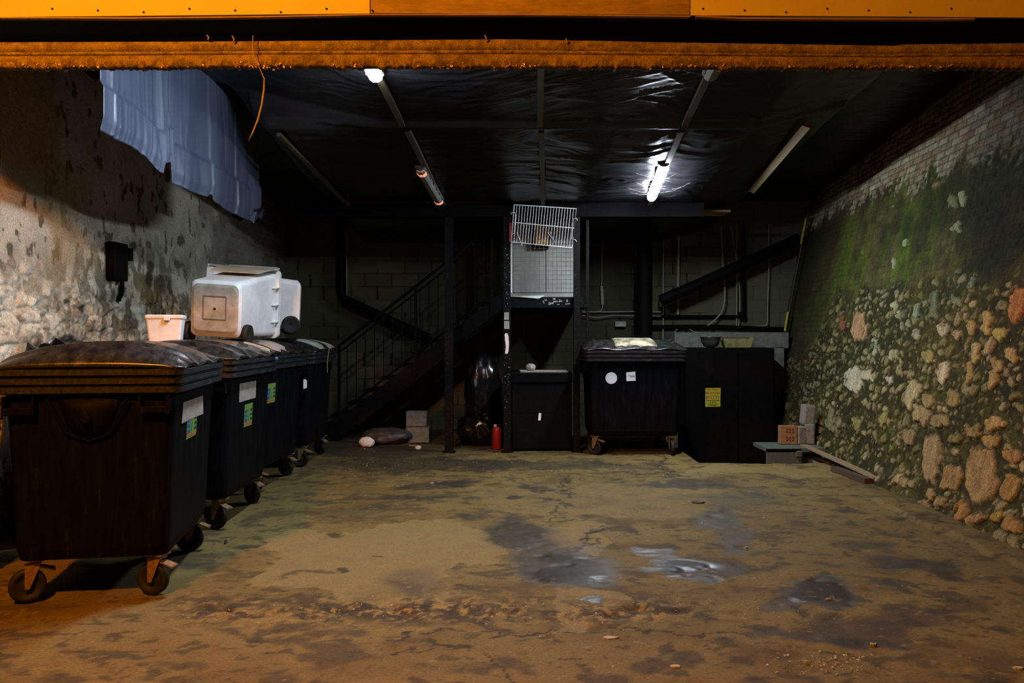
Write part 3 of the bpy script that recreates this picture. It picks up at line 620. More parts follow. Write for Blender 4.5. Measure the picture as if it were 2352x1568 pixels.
# ------------------------------------------------------------------ wheeled waste bins
def lid_z(u, v):
    u = np.asarray(u, float); v = np.asarray(v, float)
    d = (1-np.clip(np.abs(v)/.535, 0, 1)**2.6)*(1-np.clip(np.abs(u)/.69, 0, 1)**9)
    z = 1.412+.122*d
    z = z+.020*(1-ss(.25, .285, np.abs(u)))*np.clip(d*3, 0, 1)
    z = z+.018*(1-ss(.012, .03, np.abs(np.abs(u)-.50-.10*np.abs(v))))*np.clip(d*4, 0, 1)
    z = z-.018*(1-ss(.0, .02, np.abs(np.abs(u)-.30)))*np.clip(d*3, 0, 1)
    return z
def make_castor(parent, x, y, ang, fm):
    f = MB(); f.bb((-.055, -.055, .245), (.055, .055, .258)); f.lathe([(.035, .225), (.035, .245)], 16)
    R_ = Matrix.Rotation(ang, 4, 'Z')
    f2 = MB()
    for s_ in (-1, 1):
        q = [(-.045, s_*.034, .232), (.04, s_*.034, .232), (-.02, s_*.034, .085), (-.045, s_*.034, .085)]
        q2 = [(a, b+s_*.005, c) for a, b, c in q]
        f2.add([R_ @ Vector(p) for p in q+q2], [(0, 1, 2, 3), (7, 6, 5, 4), (0, 4, 5, 1), (1, 5, 6, 2), (2, 6, 7, 3), (3, 7, 4, 0)])
    f2.add([R_ @ Vector(p) for p in ((-.045, -.04, .226), (.04, -.04, .226), (.04, .04, .226), (-.045, .04, .226), (-.045, -.04, .236), (.04, -.04, .236), (.04, .04, .236), (-.045, .04, .236))],
           [(3, 2, 1, 0), (4, 5, 6, 7), (0, 1, 5, 4), (1, 2, 6, 5), (2, 3, 7, 6), (3, 0, 4, 7)])
    f2.add([R_ @ Vector(p) for p in ((.03, -.03, .215), (.115, -.035, .185), (.115, .035, .185), (.03, .03, .215), (.03, -.03, .205), (.115, -.035, .175), (.115, .035, .175), (.03, .03, .205))],
           [(0, 1, 2, 3), (7, 6, 5, 4), (0, 4, 5, 1), (1, 5, 6, 2), (2, 6, 7, 3), (3, 7, 4, 0)])
    f.v += []; f.add(f2.v, f2.f)
    c = f.build('castor', fm, parent); c.location = (x, y, 0)
    W = R_ @ Matrix.Translation((-.03, 0, .10)) @ Matrix.Rotation(math.pi/2, 4, 'X')
    MB().lathe([(.0001, -.012), (.02, -.022), (.03, -.010), (.062, -.012), (.072, -.024), (.094, -.024), (.100, -.014), (.100, .014), (.094, .024), (.072, .024), (.062, .012), (.03, .010), (.02, .022), (.0001, .012)], 28, W).build('wheel', M_rubber, c)
    return c
def make_bin(name, cst=(0, 0, 0, 0)):
    root = empty(name, (0, 0, 0))
    m = MB()
    m.loft([rr(.50, .36, .245, .06), rr(.57, .415, .26, .06), rr(.585, .43, .32, .07), rr(.60, .45, .8, .07), rr(.615, .47, 1.16, .07), rr(.615, .47, 1.235, .07)], smooth=False)
    m.build('body', M_bin, root)
    m = MB()
    for (h, z0) in ((0, 0),):
        m.loft([rr(.61, .465, 1.235, .07), rr(.66, .515, 1.25, .08), rr(.675, .53, 1.252, .08), rr(.675, .53, 1.285, .08), rr(.662, .517, 1.29, .08), rr(.662, .517, 1.30, .08), rr(.68, .535, 1.305, .08), rr(.68, .535, 1.335, .08),
                rr(.665, .52, 1.34, .08), rr(.665, .52, 1.352, .08), rr(.685, .54, 1.357, .08), rr(.685, .54, 1.385, .08), rr(.675, .53, 1.392, .08), rr(.63, .485, 1.39, .07)])
    m.build('rim', M_rim, root)
    # lid
    nu, nv = 90, 60
    U, V = np.meshgrid(np.linspace(-.69, .69, nu), np.linspace(-.545, .545, nv))
    cr_ = np.clip(np.hypot(np.clip(np.abs(U)-.61, 0, 1), np.clip(np.abs(V)-.465, 0, 1))/.08, 1, 9)
    Uc = np.sign(U)*(np.minimum(np.abs(U), .61)+np.clip(np.abs(U)-.61, 0, 1)/cr_); Vc = np.sign(V)*(np.minimum(np.abs(V), .465)+np.clip(np.abs(V)-.465, 0, 1)/cr_)
    Zl = lid_z(U, V)+.012*np.cos(U*14)*np.clip((np.abs(V)-.42)/.12, 0, 1)
    lidm = grid_mesh('lid', Uc, Vc, Zl, M_lid, parent=root)
    sm = lidm.modifiers.new('s', 'SOLIDIFY'); sm.thickness = .022; sm.offset = -1
    for x in (-.42, 0, .42): MB().bb((x-.05, .45, 1.37), (x+.05, .50, 1.42), .005).build('hinge', M_bin, root)
    # lifting trunnions on the short ends, corner handles
    for s_ in (-1, 1):
        rings = []
        for z, hw, d in ((1.225, .20, .03), (1.20, .185, .06), (1.14, .155, .075), (1.06, .13, .065), (1.01, .09, .04), (.985, .03, .0)):
            rings.append([(s_*(.60+d*math.sin(math.pi*k/10)), hw*math.cos(math.pi*k/10), z) for k in range(11)])
        m = MB(); m.loft(rings, smooth=True)
        for s2 in (-1, 1): m.tube([(s_*.655, s2*.22, 1.22), (s_*.65, s2*.17, 1.12), (s_*.63, s2*.12, 1.01), (s_*.62, 0, .965)], .009, 6)
        m.lathe([(.028, 0), (.028, .10), (.02, .105)], 16, Matrix.Translation((s_*.60, 0, 1.10)) @ Matrix.Rotation(s_*math.pi/2, 4, 'Y'))
        m.build('trunnion', M_bin, root)
        for s2 in (-1, 1):
            m = MB(); y = s2*.37
            m.bb((s_*.60, y-.085, 1.125), (s_*.675, y+.085, 1.14), .004); m.bb((s_*.66, y-.085, 1.125), (s_*.675, y+.085, 1.17), .004)
            for k in (-.085, .075): m.bb((s_*.60, y+k, 1.125), (s_*.675, y+k+.012, 1.235))
            m.build('grab_handle', M_bin, root)
    k = 0
    for sx in (-1, 1):
        for sy in (-1, 1): make_castor(root, sx*.50, sy*.35, cst[k], M_fork); k += 1
    return root
def place(c, x, y, a):
    c.location = (x, y, 0); c.rotation_euler = (0, 0, math.radians(90+a)); return c
def spin(root, angs):
    cs = [c for c in root.children if c.name.startswith('castor')]
    for c, a in zip(cs, angs): c.rotation_euler.z = a
proto = make_bin('wheeled_bin')
GB = 'black wheeled bins along the left wall'
b1 = place(proto, -2.605, 5.32, 10)
b2 = place(copy_tree(proto), -2.77, 7.02, 2); b3 = place(copy_tree(proto), -2.91, 8.55, -2); b4 = place(copy_tree(proto), -2.89, 10.13, 1)
b5 = copy_tree(proto); b5.location = (1.625, 10.97, 0); b5.rotation_euler = (0, 0, 0)
spin(b1, (-1.9, -1.2, -1.7, 2.0)); spin(b2, (-2.0, -1.5, -2.2, 1.6)); spin(b3, (-1.4, -1.9, -2.0, 1.0)); spin(b4, (-1.8, -1.2, -2.3, 1.2)); spin(b5, (-.6, 1.1, 1.6, .7))
tag(b1, 'nearest black wheeled bin of the left row, lit orange from the street', 'bin', GB)
tag(b2, 'second black wheeled bin in the left row, with grey paper above a green sticker', 'bin', GB)
tag(b3, 'third black wheeled bin in the left row, with only a green sticker', 'bin', GB)
tag(b4, 'farthest black wheeled bin in the left row, with a small white label', 'bin', GB)
tag(b5, 'black wheeled bin at the back with a round white sticker', 'bin')
# stickers on the long faces (local -y side); body half depth there
def face_y(z): return -(.43+(z-.32)/.48*.02 if z < .8 else .45+(z-.8)/.36*.02)
def on_face(root, name, poly, mt, off=.0035, label=None, x0=0):
    m = MB(); q = [(x, face_y(z)-off, z) for x, z in poly]; n = len(q)
    m.add(q+[(a, b+.002, c) for a, b, c in q], [tuple(range(n)), tuple(range(2*n-1, n-1, -1))]+[(i, i+n, (i+1) % n+n, (i+1) % n) for i in range(n)])
    o = m.build(name, mt, root)
    if label: o['label'] = label
    return o
def px_face(root, poly):                            # survey points -> coordinates in the bin's long face
    out = []; R_ = Matrix.Rotation(root.rotation_euler.z, 3, 'Z'); Ri = R_.transposed(); c = root.location
    o = Ri @ (Vector((0, 0, CAMZ))-c)
    for px, py in poly:
        d = Ri @ Vector(((px-CX)/F, 1, (HY-py)/F)); yl = -.462
        for _ in range(4):
            t = (yl-o.y)/d.y; p = o+d*t; yl = face_y(p.z)
        out.append((p.x, p.z))
    return out
def quad(poly): return [(min(p[0] for p in poly), 0), 0]
def green_sticker(root, pxq):
    q = px_face(root, pxq); x0 = sum(p[0] for p in (q[0], q[3]))/2; x1 = sum(p[0] for p in (q[1], q[2]))/2
    z1 = max(q[0][1], q[1][1]); z0 = min(q[2][1], q[3][1]); W = x1-x0; H = z1-z0
    def r(a, b, c, d): return [(x0+a*W, z0+d*H), (x0+b*W, z0+d*H), (x0+b*W, z0+c*H), (x0+a*W, z0+c*H)]
    s = on_face(root, 'green_sticker', r(0, 1, 0, 1), M_green, .0035, 'green recycling sticker with blue marks')
    loc = []
    def on(name, rects, mt):
        m = MB()
        for rc in rects:
            qq = [(x, face_y(z)-.0048, z) for x, z in rc]; m.add(qq, [(0, 1, 2, 3)])
        m.build(name, mt, s)
    on('blue_mark', [r(.04, .34, .22+.2*k, .36+.2*k) for k in range(3)], M_blue)
    on('orange_band', [r(0, 1, .07, .19), r(.42, .62, .66, .80)], M_orange)
    on('black_mark', [r(.74, .95, .26+.2*k, .36+.2*k) for k in range(3)]+[r(.46, .52, .24+.06*k, .27+.06*k) for k in range(6)], M_black)
green_sticker(b1, [(428, 950), (450, 944), (451, 996), (428, 1005)])
p1 = on_face(b1, 'paper_label', px_face(b1, [(419, 924), (464, 908), (465, 950), (440, 960), (415, 973)]), M_paper, .006, 'grey peeling paper above the green sticker')
green_sticker(b2, [(560, 930), (578, 926), (579, 974), (561, 979)])
on_face(b2, 'paper_label', px_face(b2, [(549, 881), (587, 874), (586, 913), (548, 924)]), M_paper, .0055, 'grey peeling paper above the green sticker')
green_sticker(b3, [(613, 882), (632, 880), (631, 922), (612, 924)])
on_face(b4, 'paper_label', px_face(b4, [(696, 872), (700, 870), (704, 874), (704, 890), (696, 893)]), M_whitepaper, .0055, 'small torn white label')
# round and square stickers on the back bin
q = px_face(b5, [(1404, 868)])[0]
on_face(b5, 'round_sticker', [(q[0]+.077*math.cos(t*math.pi/16), q[1]+.077*math.sin(t*math.pi/16)) for t in range(32)], M_whitepaper, .004, 'round white sticker')
m = MB(); ry = face_y(q[1])-.0062
for t in range(40):
    if t in (9, 10, 28): continue
    a0, a1 = t*math.pi/20, (t+.92)*math.pi/20
    m.add([(q[0]+r*math.cos(a), ry-.0005, q[1]+r*math.sin(a)) for r, a in ((.0645, a0), (.0645, a1), (.0665, a1), (.0665, a0))], [(0, 1, 2, 3)])
m.build('sticker_ring', M_grip, b5)
sq = on_face(b5, 'square_note', px_face(b5, [(1438, 855), (1459, 853), (1460, 874), (1439, 875)]), M_whitepaper, .004, 'square white note with handwriting')
# worn paper on lids
def lid_patch(root, name, us, vs, mt, label, jag_=.02, n=14):
    U, V = np.meshgrid(np.linspace(us[0], us[1], n), np.linspace(vs[0], vs[1], n))
    ed = np.minimum(np.minimum(U-us[0], us[1]-U), np.minimum(V-vs[0], vs[1]-V)) < 1e-4
    U = U+(fbm(U*30, V*30, 2, 61)-.5)*jag_*2*ed; V = V+(fbm(U*30, V*30, 2, 63)-.5)*jag_*2*ed
    Z = lid_z(U, V)+.006
    o = grid_mesh(name, U, V, Z, mt, parent=None); o.modifiers.new('s', 'SOLIDIFY').thickness = .003
    o.location = root.location; o.rotation_euler = root.rotation_euler; return tag(o, label, 'paper', 'scraps lying on bin lids')
lid_patch(b5, 'soggy_board', (-.27, .29), (-.50, -.12), M_cream, 'mouldy cream board lying on the lid of the back bin')
lid_patch(b2, 'paper_scrap', (.40, .60), (-.50, -.25), M_card, 'yellowish scrap on the lid of the second left bin', .03)
lid_patch(b3, 'paper_scrap', (-.38, .02), (-.51, -.12), M_paper, 'pale torn paper on the lid of the third left bin', .03)
lid_patch(b4, 'paper_scrap', (-.34, .02), (-.52, -.22), M_whitedirty, 'whitish board scrap on the near half of the farthest left lid', .02)
lid_patch(b4, 'paper_scrap', (.30, .60), (-.52, -.20), M_whitedirty, 'whitish board scrap on the far half of the farthest left lid', .02)
m = MB(); pts = [P(722, 795, 10.05), P(728, 812, 9.98), P(735, 830, 9.93), P(739, 855, 9.93)]
for p in pts: p.x = max(p.x, -2.30-.0)
m.loft([[p+Vector((0, -.016, .0)), p+Vector((.003, 0, 0)), p+Vector((0, .016, 0)), p+Vector((-.002, 0, 0))] for p in pts])
tag(m.build('strap_strip', M_straw), 'yellow strip of tape hanging over the rim of the farthest left bin', 'strip')
m = MB(); p = P(617, 823, 7.62); p.z += .0; m.box((-2.215, 7.50, 1.374), (.03, .09, .03), Matrix.Rotation(.3, 3, 'Z'), .008)
tag(m.build('plastic_clip', M_blue), 'small blue plastic piece on the rim of the second left bin', 'scrap')

# ------------------------------------------------------------------ white plastic things on top of the left bins
def make_wheelie(mb, md):
    root = empty('white_wheelie_bin', (0, 0, 0))
    m = MB(); m.loft([rr(.225, .235, .0, .06, 5), rr(.245, .27, .03, .06, 5), rr(.26, .30, .45, .05, 5), rr(.275, .335, .93, .05, 5)], cap0=False, cap1=False); b = m.build('body', mb, root)
    b.modifiers.new('s', 'SOLIDIFY').thickness = .006
    m = MB(); m.loft([rr(.225, .235, .0, .06, 5), rr(.20, .21, -.012, .05, 5)]); base_ = m.build('base', md, root); base_['label'] = 'grimy grey base'
    m = MB()
    for a, b_ in (((-.11, -.12), (.11, -.12)), ((.11, -.12), (.11, .10)), ((.11, .10), (-.11, .10)), ((-.11, .10), (-.11, -.12))): m.tube([(a[0], a[1], -.012), (b_[0], b_[1], -.012)], .006, 6)
    m.build('moulding', M_grip, base_)
    m = MB(); m.lathe([(.0001, -.016), (.014, -.014), (.014, -.01)], 12, Matrix.Translation((0, 0, 0))); m.build('plug', M_black, base_)
    # rim band open frame
    m = MB(); out = [rr(.30, .365, .93, .05, 5), rr(.30, .365, 1.0, .05, 5), rr(.285, .35, 1.005, .05, 5), rr(.272, .332, 1.0, .05, 5), rr(.272, .332, .93, .05, 5)]
    m.loft(out, False, False); m.loft([rr(.272, .332, .93, .05, 5), rr(.30, .365, .93, .05, 5)], False, False)
    for x in (-.29, .29):
        for y in (-.18, 0, .18): m.bb((x-.02, y-.004, .80), (x+.02, y+.004, .95))
    for y in (-.355, .355):
        for x in (-.12, .12): m.bb((x-.004, y-.025, .82), (x+.004, y+.01, .95))
    m.build('rim', mb, root)
    # hinged lid hanging open behind (local +y side)
    m = MB(); m.loft([[(-.29, -.37, .97), (.29, -.37, .97), (.29, -.39, .97), (-.29, -.39, .97)], [(-.28, -.36, .66), (.28, -.36, .66), (.28, -.375, .66), (-.28, -.375, .66)], [(-.25, -.335, .44), (.25, -.335, .44), (.25, -.345, .44), (-.25, -.345, .44)]])
    m.build('lid', md, root)
    m = MB(); m.tube([(-.26, -.38, .985), (.26, -.38, .985)], .014, 8); m.build('hinge_bar', mb, root)
    for x in (-.285, .285):
        w_ = MB().lathe([(.0001, -.01), (.03, -.02), (.075, -.018), (.10, -.025), (.105, 0), (.10, .025), (.075, .018), (.03, .02), (.0001, .01)], 24, Matrix.Translation((x, .245, .09)) @ Matrix.Rotation(math.pi/2, 4, 'Y')).build('wheel', M_rubber, root)
    MB().tube([(-.28, .245, .09), (.28, .245, .09)], .012, 8).build('axle', M_grip, root)
    return root
wb = make_wheelie(M_white, M_whitedirty)
def orient(o, loc, up, yv):                         # local z -> up, local y -> yv
    z = Vector(up).normalized(); y = Vector(yv); y = (y-z*y.dot(z)).normalized(); x = y.cross(z)
    o.rotation_euler = Matrix((x, y, z)).transposed().to_euler(); o.location = loc
orient(wb, P(494, 709, 7.6), (.04, .99, .10), (-.06, .06, -1))
tag(wb, 'larger white wheelie bin on its side with its grimy base facing the street', 'bin', 'white wheelie bins lying on the lids')
wb2 = copy_tree(wb); orient(wb2, P(686, 700, 9.3), (-.93, -.30, .04), (.02, .0, -1))
tag(wb2, 'white wheelie bin behind the other one, only its bottom end showing', 'bin', 'white wheelie bins lying on the lids')
# white box
root = empty('white_box', (-2.98, 6.86, 1.535), .25)
MB().loft([rr(.125, .085, 0, .02), rr(.145, .10, .20, .02)]).build('tub', M_white, root)
MB().loft([rr(.152, .107, .20, .02), rr(.154, .109, .222, .02), rr(.14, .10, .23, .02)]).build('lid', M_white, root)
MB().bb((.0, -.125, .18), (.05, -.105, .215), .004).build('latch', M_white, root)
tag(root, 'small white plastic tub with lid standing on the second bin by the wall', 'box')
# refuse sacks squeezed between bins and wall
def sack(name, loc, s, seed, label, group, mt=M_bag, cat='bag'):
    bm = bmesh.new(); bmesh.ops.create_icosphere(bm, subdivisions=4, radius=1)
    co = np.array([v.co[:] for v in bm.verts]); th = np.arctan2(co[:, 1], co[:, 0])
    n = fbm(th*3+7, co[:, 2]*2.5, 4, seed)*.5+fbm(co[:, 0]*3+9, co[:, 1]*3+co[:, 2]*2, 4, seed+5)*.5
    r = 1+.5*(n-.5)-.1*(1-np.abs(2*fbm(th*5, co[:, 2]*1.5, 2, seed+9)-1))**3
    for v, k in zip(bm.verts, r):
        v.co = Vector((v.co.x*s[0]*k, v.co.y*s[1]*k, (max(v.co.z*k, -.75)+.75)*s[2]*.57))
    me = bpy.data.meshes.new(name); bm.to_mesh(me); bm.free(); o = finish(name, me, mt, None, True); o.location = loc
    return tag(o, label, cat, group)
GS = 'refuse sacks behind the left bins'
sack('refuse_sack', (-3.68, 5.05, 0), (.3, .5, 1.52), 5, 'dark refuse sack bulging up behind the nearest bin at the left edge', GS)
sack('refuse_sack', (-3.68, 6.35, 0), (.26, .5, 1.56), 6, 'black refuse sack peeping over the lids in front of the pale wall', GS)

# ------------------------------------------------------------------ back of the shed: beam, posts, stairs, platform
m = MB(); m.bb((-3.0, 10.8, 3.20), (2.6, 10.98, 3.40)); m.bb((-2.6, 10.8, 3.39), (2.6, 10.86, 3.5))
tag(m.build('cross_beam', M_dark), 'dark cross beam where the roof sheeting ends at the back', 'beam')
m = MB(); m.bb((-2.3, 10.77, 3.385), (.45, 10.80, 3.40)); tag(m.build('edge_batten', M_timber), 'long thin batten along the cross beam at the back end of the sheeting', 'batten')
m = MB(); m.bb((1.5, 11.3, 3.34), (3.1, 11.7, 3.37)); tag(m.build('roof_board', M_ply), 'brown board high at the back above the cables', 'board')
def post(x0, x1, y, z1, label, mt=M_steel, name='steel_post', ex=None):
    root = empty(name, ((x0+x1)/2, y, 0)); w_ = (x1-x0)/2; m = MB()
    m.bb((-w_, -.008, 0), (w_, .0, z1)); m.bb((-w_, .08, 0), (w_, .088, z1)); m.bb((-.004, 0, 0), (.004, .08, z1)); m.build('shaft', mt, root)
    MB().bb((-w_-.03, -.03, 0), (w_+.03, .11, .012)).build('base_plate', mt, root)
    return tag(root, label, 'post')
pa = post(-.915, -.80, 10.82, 3.2, 'slim black steel post in front of the stair railing')
pb = post(-.115, -.018, 10.82, 3.2, 'black steel post with white paint smears beside the red cylinder')
o_ = pb.location
m = MB()
for k in range(70):
    q = P(random.uniform(1158.5, 1171), random.choice((random.gauss(640, 35), random.gauss(860, 60), random.uniform(500, 1000))), 10.81)-o_; r = random.uniform(.0015, .005); m.bb((q.x-r, -.0115, q.z-r), (q.x+r, -.009, q.z+r*1.5))
fp = m.build('flaked_paint', M_whitedirty, pb); fp['kind'] = 'stuff'
m = MB()
for (x0, y0, x1, y1) in ((1158, 717, 1169, 734), (1158, 737, 1170, 755)):
    a = P(x0, y1, 10.81)-o_; b = P(x1, y0, 10.81)-o_; m.bb((a.x, -.012, a.z), (b.x, -.009, b.z))
m.build('paper_tag', M_whitedirty, pb)['label'] = 'pair of square pale tags'
ring = [(1159, 768), (1161, 765), (1165, 765), (1168, 772), (1169, 790), (1168, 806), (1166, 812), (1160, 812), (1162, 795), (1160, 780)]
q = [P(x, y, 10.81)-o_ for x, y in ring]; m = MB(); m.add([(p.x, -.0115, p.z) for p in q]+[(p.x, -.008, p.z) for p in q], [tuple(range(10))[::-1], tuple(range(10, 20))]+[(i, (i+1) % 10, (i+1) % 10+10, i+10) for i in range(10)])
m.build('paint_smear', M_scuff, pb)['label'] = 'white paint smear'
pc = post(.84, .925, 10.83, 3.2, 'black steel post right of the wire mesh')
m = MB(); m.bb((1.02, 10.95, 1.0), (1.06, 11.0, 3.2)); tag(m.build('rail_strip', M_steel), 'thin upright black strip right of the wire mesh post', 'post')
# stairs
SL = .777; X0 = -2.577
def zt(x): return 1.45+SL*(x-X0)
st = empty('staircase', (-1.6, 12.4, 0)); so = st.location
m = MB()
for yy in (12.0, 12.95):
    xa_, xb_ = -3.15, -.12
    m.loft([[(x-so.x, yy-so.y, zt(x)-1.05-.05), (x-so.x, yy+.05-so.y, zt(x)-1.05-.05), (x-so.x, yy+.05-so.y, zt(x)-1.05-.37), (x-so.x, yy-so.y, zt(x)-1.05-.37)] for x in (xa_+.25, xb_)])
m.build('stringer', M_steel, st)
for k in range(11):
    x = -3.0+.245*k; z = .19*(k+1)
    MB().bb((x-so.x, 12.05-so.y, z-.03), (x+.27-so.x, 12.95-so.y, z)).build('tread', M_steel, st)
rl = MB()
for off, r in ((0, .022), (-.10, .013), (-1.02, .016)):
    rl.tube([(x-so.x, 11.98-so.y, zt(x)+off) for x in (-2.62, -.12)], r, 8)
rl.build('handrail', M_steel, st)
for i, x in enumerate(np.arange(-2.48, -.15, .137)):
    MB().bb((x-.007-so.x, 11.973-so.y, zt(x)-1.02), (x+.007-so.x, 11.987-so.y, zt(x)-.10)).build('baluster', M_steel, st)
for x in (-2.6, -1.45, -.3):
    MB().bb((x-.02-so.x, 11.96-so.y, max(zt(x)-1.35, 0)), (x+.02-so.x, 12.0-so.y, zt(x))).build('newel', M_steel, st)
tag(st, 'black steel staircase with thin balusters climbing right in the dark', 'stairs')
# platform, guarded by wire mesh
pl = empty('platform', (.42, 12.2, 1.97)); po = pl.location
m = MB(); m.bb((-.53, -1.3, 0), (.62, 1.3, .04)); m.bb((-.53, -1.32, -.0), (.55, -1.26, .145)); m.bb((.5, -1.3, 0), (.56, 1.3, .14)); m.build('deck', M_steel, pl)
m = MB()
for k in range(26): x = random.uniform(.0, .34); z = random.uniform(.02, .12); m.bb((x, -1.3235, z), (x+random.uniform(.005, .05), -1.3205, z+random.uniform(.004, .02)))
m.build('flaked_paint', M_whitedirty, pl)
tag(pl, 'black steel platform with flaking paint behind the posts', 'platform')
mw = empty('mesh_panel', (.45, 11.05, 2.15)); mo_ = mw.location; m = MB()
a = P(1178, 672, 11.05)-mo_; b = P(1320, 560, 11.05)-mo_
for k in range(15): x = a.x+(b.x-a.x)*k/14; m.tube([(x, 0, a.z), (x, 0, b.z)], .0022, 4, False)
for k in range(12): z = a.z+(b.z-a.z)*k/11; m.tube([(a.x, .003, z), (b.x, .003, z)], .0022, 4, False)
m.build('wire_grid', M_mesh, mw)
m = MB(); m.tube([(a.x, 0, a.z), (b.x, 0, a.z), (b.x, 0, b.z), (a.x, 0, b.z), (a.x, 0, a.z)], .006, 6); xx = P(1254, 600, 11.05).x-mo_.x; m.tube([(xx, 0, a.z), (xx, 0, b.z+.0)], .006, 6); m.build('mesh_frame', M_steel, mw)
tag(mw, 'square wire mesh guard panel standing on the platform', 'mesh')
m = MB(); a = P(1172, 676, 12.0); b = P(1318, 505, 12.0); m.bb((a.x-.02, 12.0, 2.02), (b.x, 12.02, b.z)); tag(m.build('backing_board', M_cladding), 'pale board standing behind the wire mesh', 'board')
m = MB(); a = P(1172, 672, 11.1); b = P(1177, 560, 11.1); m.bb((a.x, 11.1, a.z), (b.x, 11.12, b.z)); tag(m.build('white_strip', M_scuff), 'white upright strip along the left edge of the mesh panel', 'strip')
rk = empty('wire_rack', P(1250, 520, 10.74)); ro = rk.location
TL, TR, BR_, BL = P(1181, 470, 10.74)-ro, P(1324, 479, 10.74)-ro, P(1314, 569, 10.74)-ro, P(1174, 556, 10.74)-ro
m = MB(); m.tube([TL, TR, BR_, BL, TL], .007, 8); ml = TL.lerp(BL, .47); mr_ = TR.lerp(BR_, .5); m.tube([ml, mr_], .006, 8); m.build('rack_frame', M_rack, rk)
m = MB()
for k in range(1, 22): t = k/22; m.tube([TL.lerp(TR, t), BL.lerp(BR_, t)], .0036, 5)
m.build('rack_wire', M_rack, rk)
def pz(x, y): return P(x, y, 10.73)-ro
for pts in ([(1174, 492), (1176, 488), (1183, 488), (1184, 494), (1181, 536), (1175, 538)], [(1326, 506), (1324, 501), (1317, 502), (1313, 549), (1321, 550), (1325, 555)], [(1187, 533), (1199, 564)], [(1258, 534), (1276, 558), (1263, 533)]):
    MB().tube([pz(*p) for p in pts], .005, 6).build('rack_hook', M_rack, rk)
tag(rk, 'white wire rack hooked up above the mesh panel', 'rack')
fb_ = empty('cased_panel', P(1241, 540, 11.88)); fo = fb_.location
MB().bb((-.14, 0, -.20), (.13, .12, .20), .006).build('case', M_dark, fb_)
MB().bb((-.075, -.006, -.15), (.12, .004, .155)).build('amber_panel', M_amber, fb_)
tag(fb_, 'small black case with an amber slatted front behind the wire rack', 'box')
m = MB(); a = P(1174, 680, 10.9); m.add([(-.02, 10.86, 2.125), (.10, 10.86, 2.112), (.36, 10.86, 2.09), (.44, 10.9, 2.128), (.40, 11.1, 2.13), (0, 11.1, 2.13)]+[(-.02, 10.86, 2.132), (.10, 10.86, 2.12), (.36, 10.86, 2.10), (.44, 10.9, 2.136), (.40, 11.1, 2.138), (0, 11.1, 2.138)], [(5, 4, 3, 2, 1, 0), (6, 7, 8, 9, 10, 11)]+[(i, (i+1) % 6, (i+1) % 6+6, i+6) for i in range(6)])
tag(m.build('cardboard_sheet', M_cladding), 'torn yellow cardboard lying on the platform edge', 'cardboard')
m = MB(); m.bb((.03, -.02, 2.86), (.055, 0, 3.12)); m.build('red_tape', M_red, pb)['label'] = 'small red strip near the top'
# black chest with papers
ch = empty('storage_chest', (.42, 11.35, 0))
MB().bb((-.44, -.42, .03), (.40, .45, .93), .01).build('body', M_pipe, ch)
MB().bb((-.45, -.44, .94), (.41, .47, 1.08), .012).build('lid', M_pipe, ch)
m = MB(); m.bb((-.43, -.424, .53), (.39, -.419, .536)); m.build('seam', M_steel, ch)
MB().box((-.04, -.426, .475), (.035, .004, .10), Matrix.Rotation(.1, 3, 'Y')).build('white_tag', M_whitepaper, ch)['label'] = 'small white tag'
tag(ch, 'black storage chest under the platform with a small white tag', 'chest')
m = MB(); m.box((.44, 11.12, 1.093), (.66, .34, .02), Matrix.Rotation(.05, 3, 'Z')); tag(m.build('folded_cardboard', M_paper), 'flat folded cardboard lying on the black chest', 'cardboard')
sack('crumpled_paper', (.26, 11.05, 1.104), (.07, .06, .10), 9, 'crumpled grey paper on the black chest', None, M_paper, 'paper')
# red cylinder
rc = empty('red_cylinder', P(1141, 1027, 11.15)); rc.location.z = 0
MB().lathe([(.058, 0), (.064, .01), (.064, .27), (.055, .30), (.03, .315)], 24).build('tank', M_red, rc)
MB().lathe([(.02, .31), (.02, .335), (.03, .34), (.0001, .345)], 16, Matrix.Translation((-.02, 0, 0))).build('cap', M_whitepaper, rc)
tag(rc, 'small bright red cylinder standing at the foot of the post', 'cylinder')
# things under the stairs
sack('refuse_sack', (-.42, 11.6, .42), (.28, .26, .92), 15, 'upper shiny black sack between the two steel posts', 'black sacks under the stairs')
sack('refuse_sack', (-.46, 11.6, 0), (.34, .30, .50), 16, 'lower black sack between the two steel posts, under the shiny one', 'black sacks under the stairs')
sack('refuse_sack', (-1.85, 11.75, 0), (.40, .28, .24), 17, 'low dark sack lying under the foot of the stairs', 'black sacks under the stairs', mat('grey_bag', (.03, .03, .028), (.05, .05, .045), 8, .5))
m = MB()
m.box((-1.42, 11.9, .35), (.30, .2, .22), None, .008); m.box((-1.40, 11.9, .115), (.34, .22, .23), None, .008)
tag(m.build('block_pier', M_bwall and M_conc), 'two stacked concrete blocks under the stairs', 'block')
cp = sack('crumpled_paper', P(843, 1021, 11.4), (.11, .08, .14), 21, 'crumpled white paper on the floor by the foot of the stairs', None, M_whitepaper, 'paper'); cp.location.z = 0
cp = sack('crumpled_paper', P(961, 1030, 11.1), (.045, .05, .06), 22, 'small white scrap on the floor left of the slim black post', None, M_whitepaper, 'paper'); cp.location.z = 0
m = MB(); m.box((-1.40, 11.35, .02), (.14, .03, .02), Matrix.Rotation(-.3, 3, 'Z'), .004); tag(m.build('food_scrap', M_straw), 'yellow scrap on the floor beside the small white scrap', 'scrap')

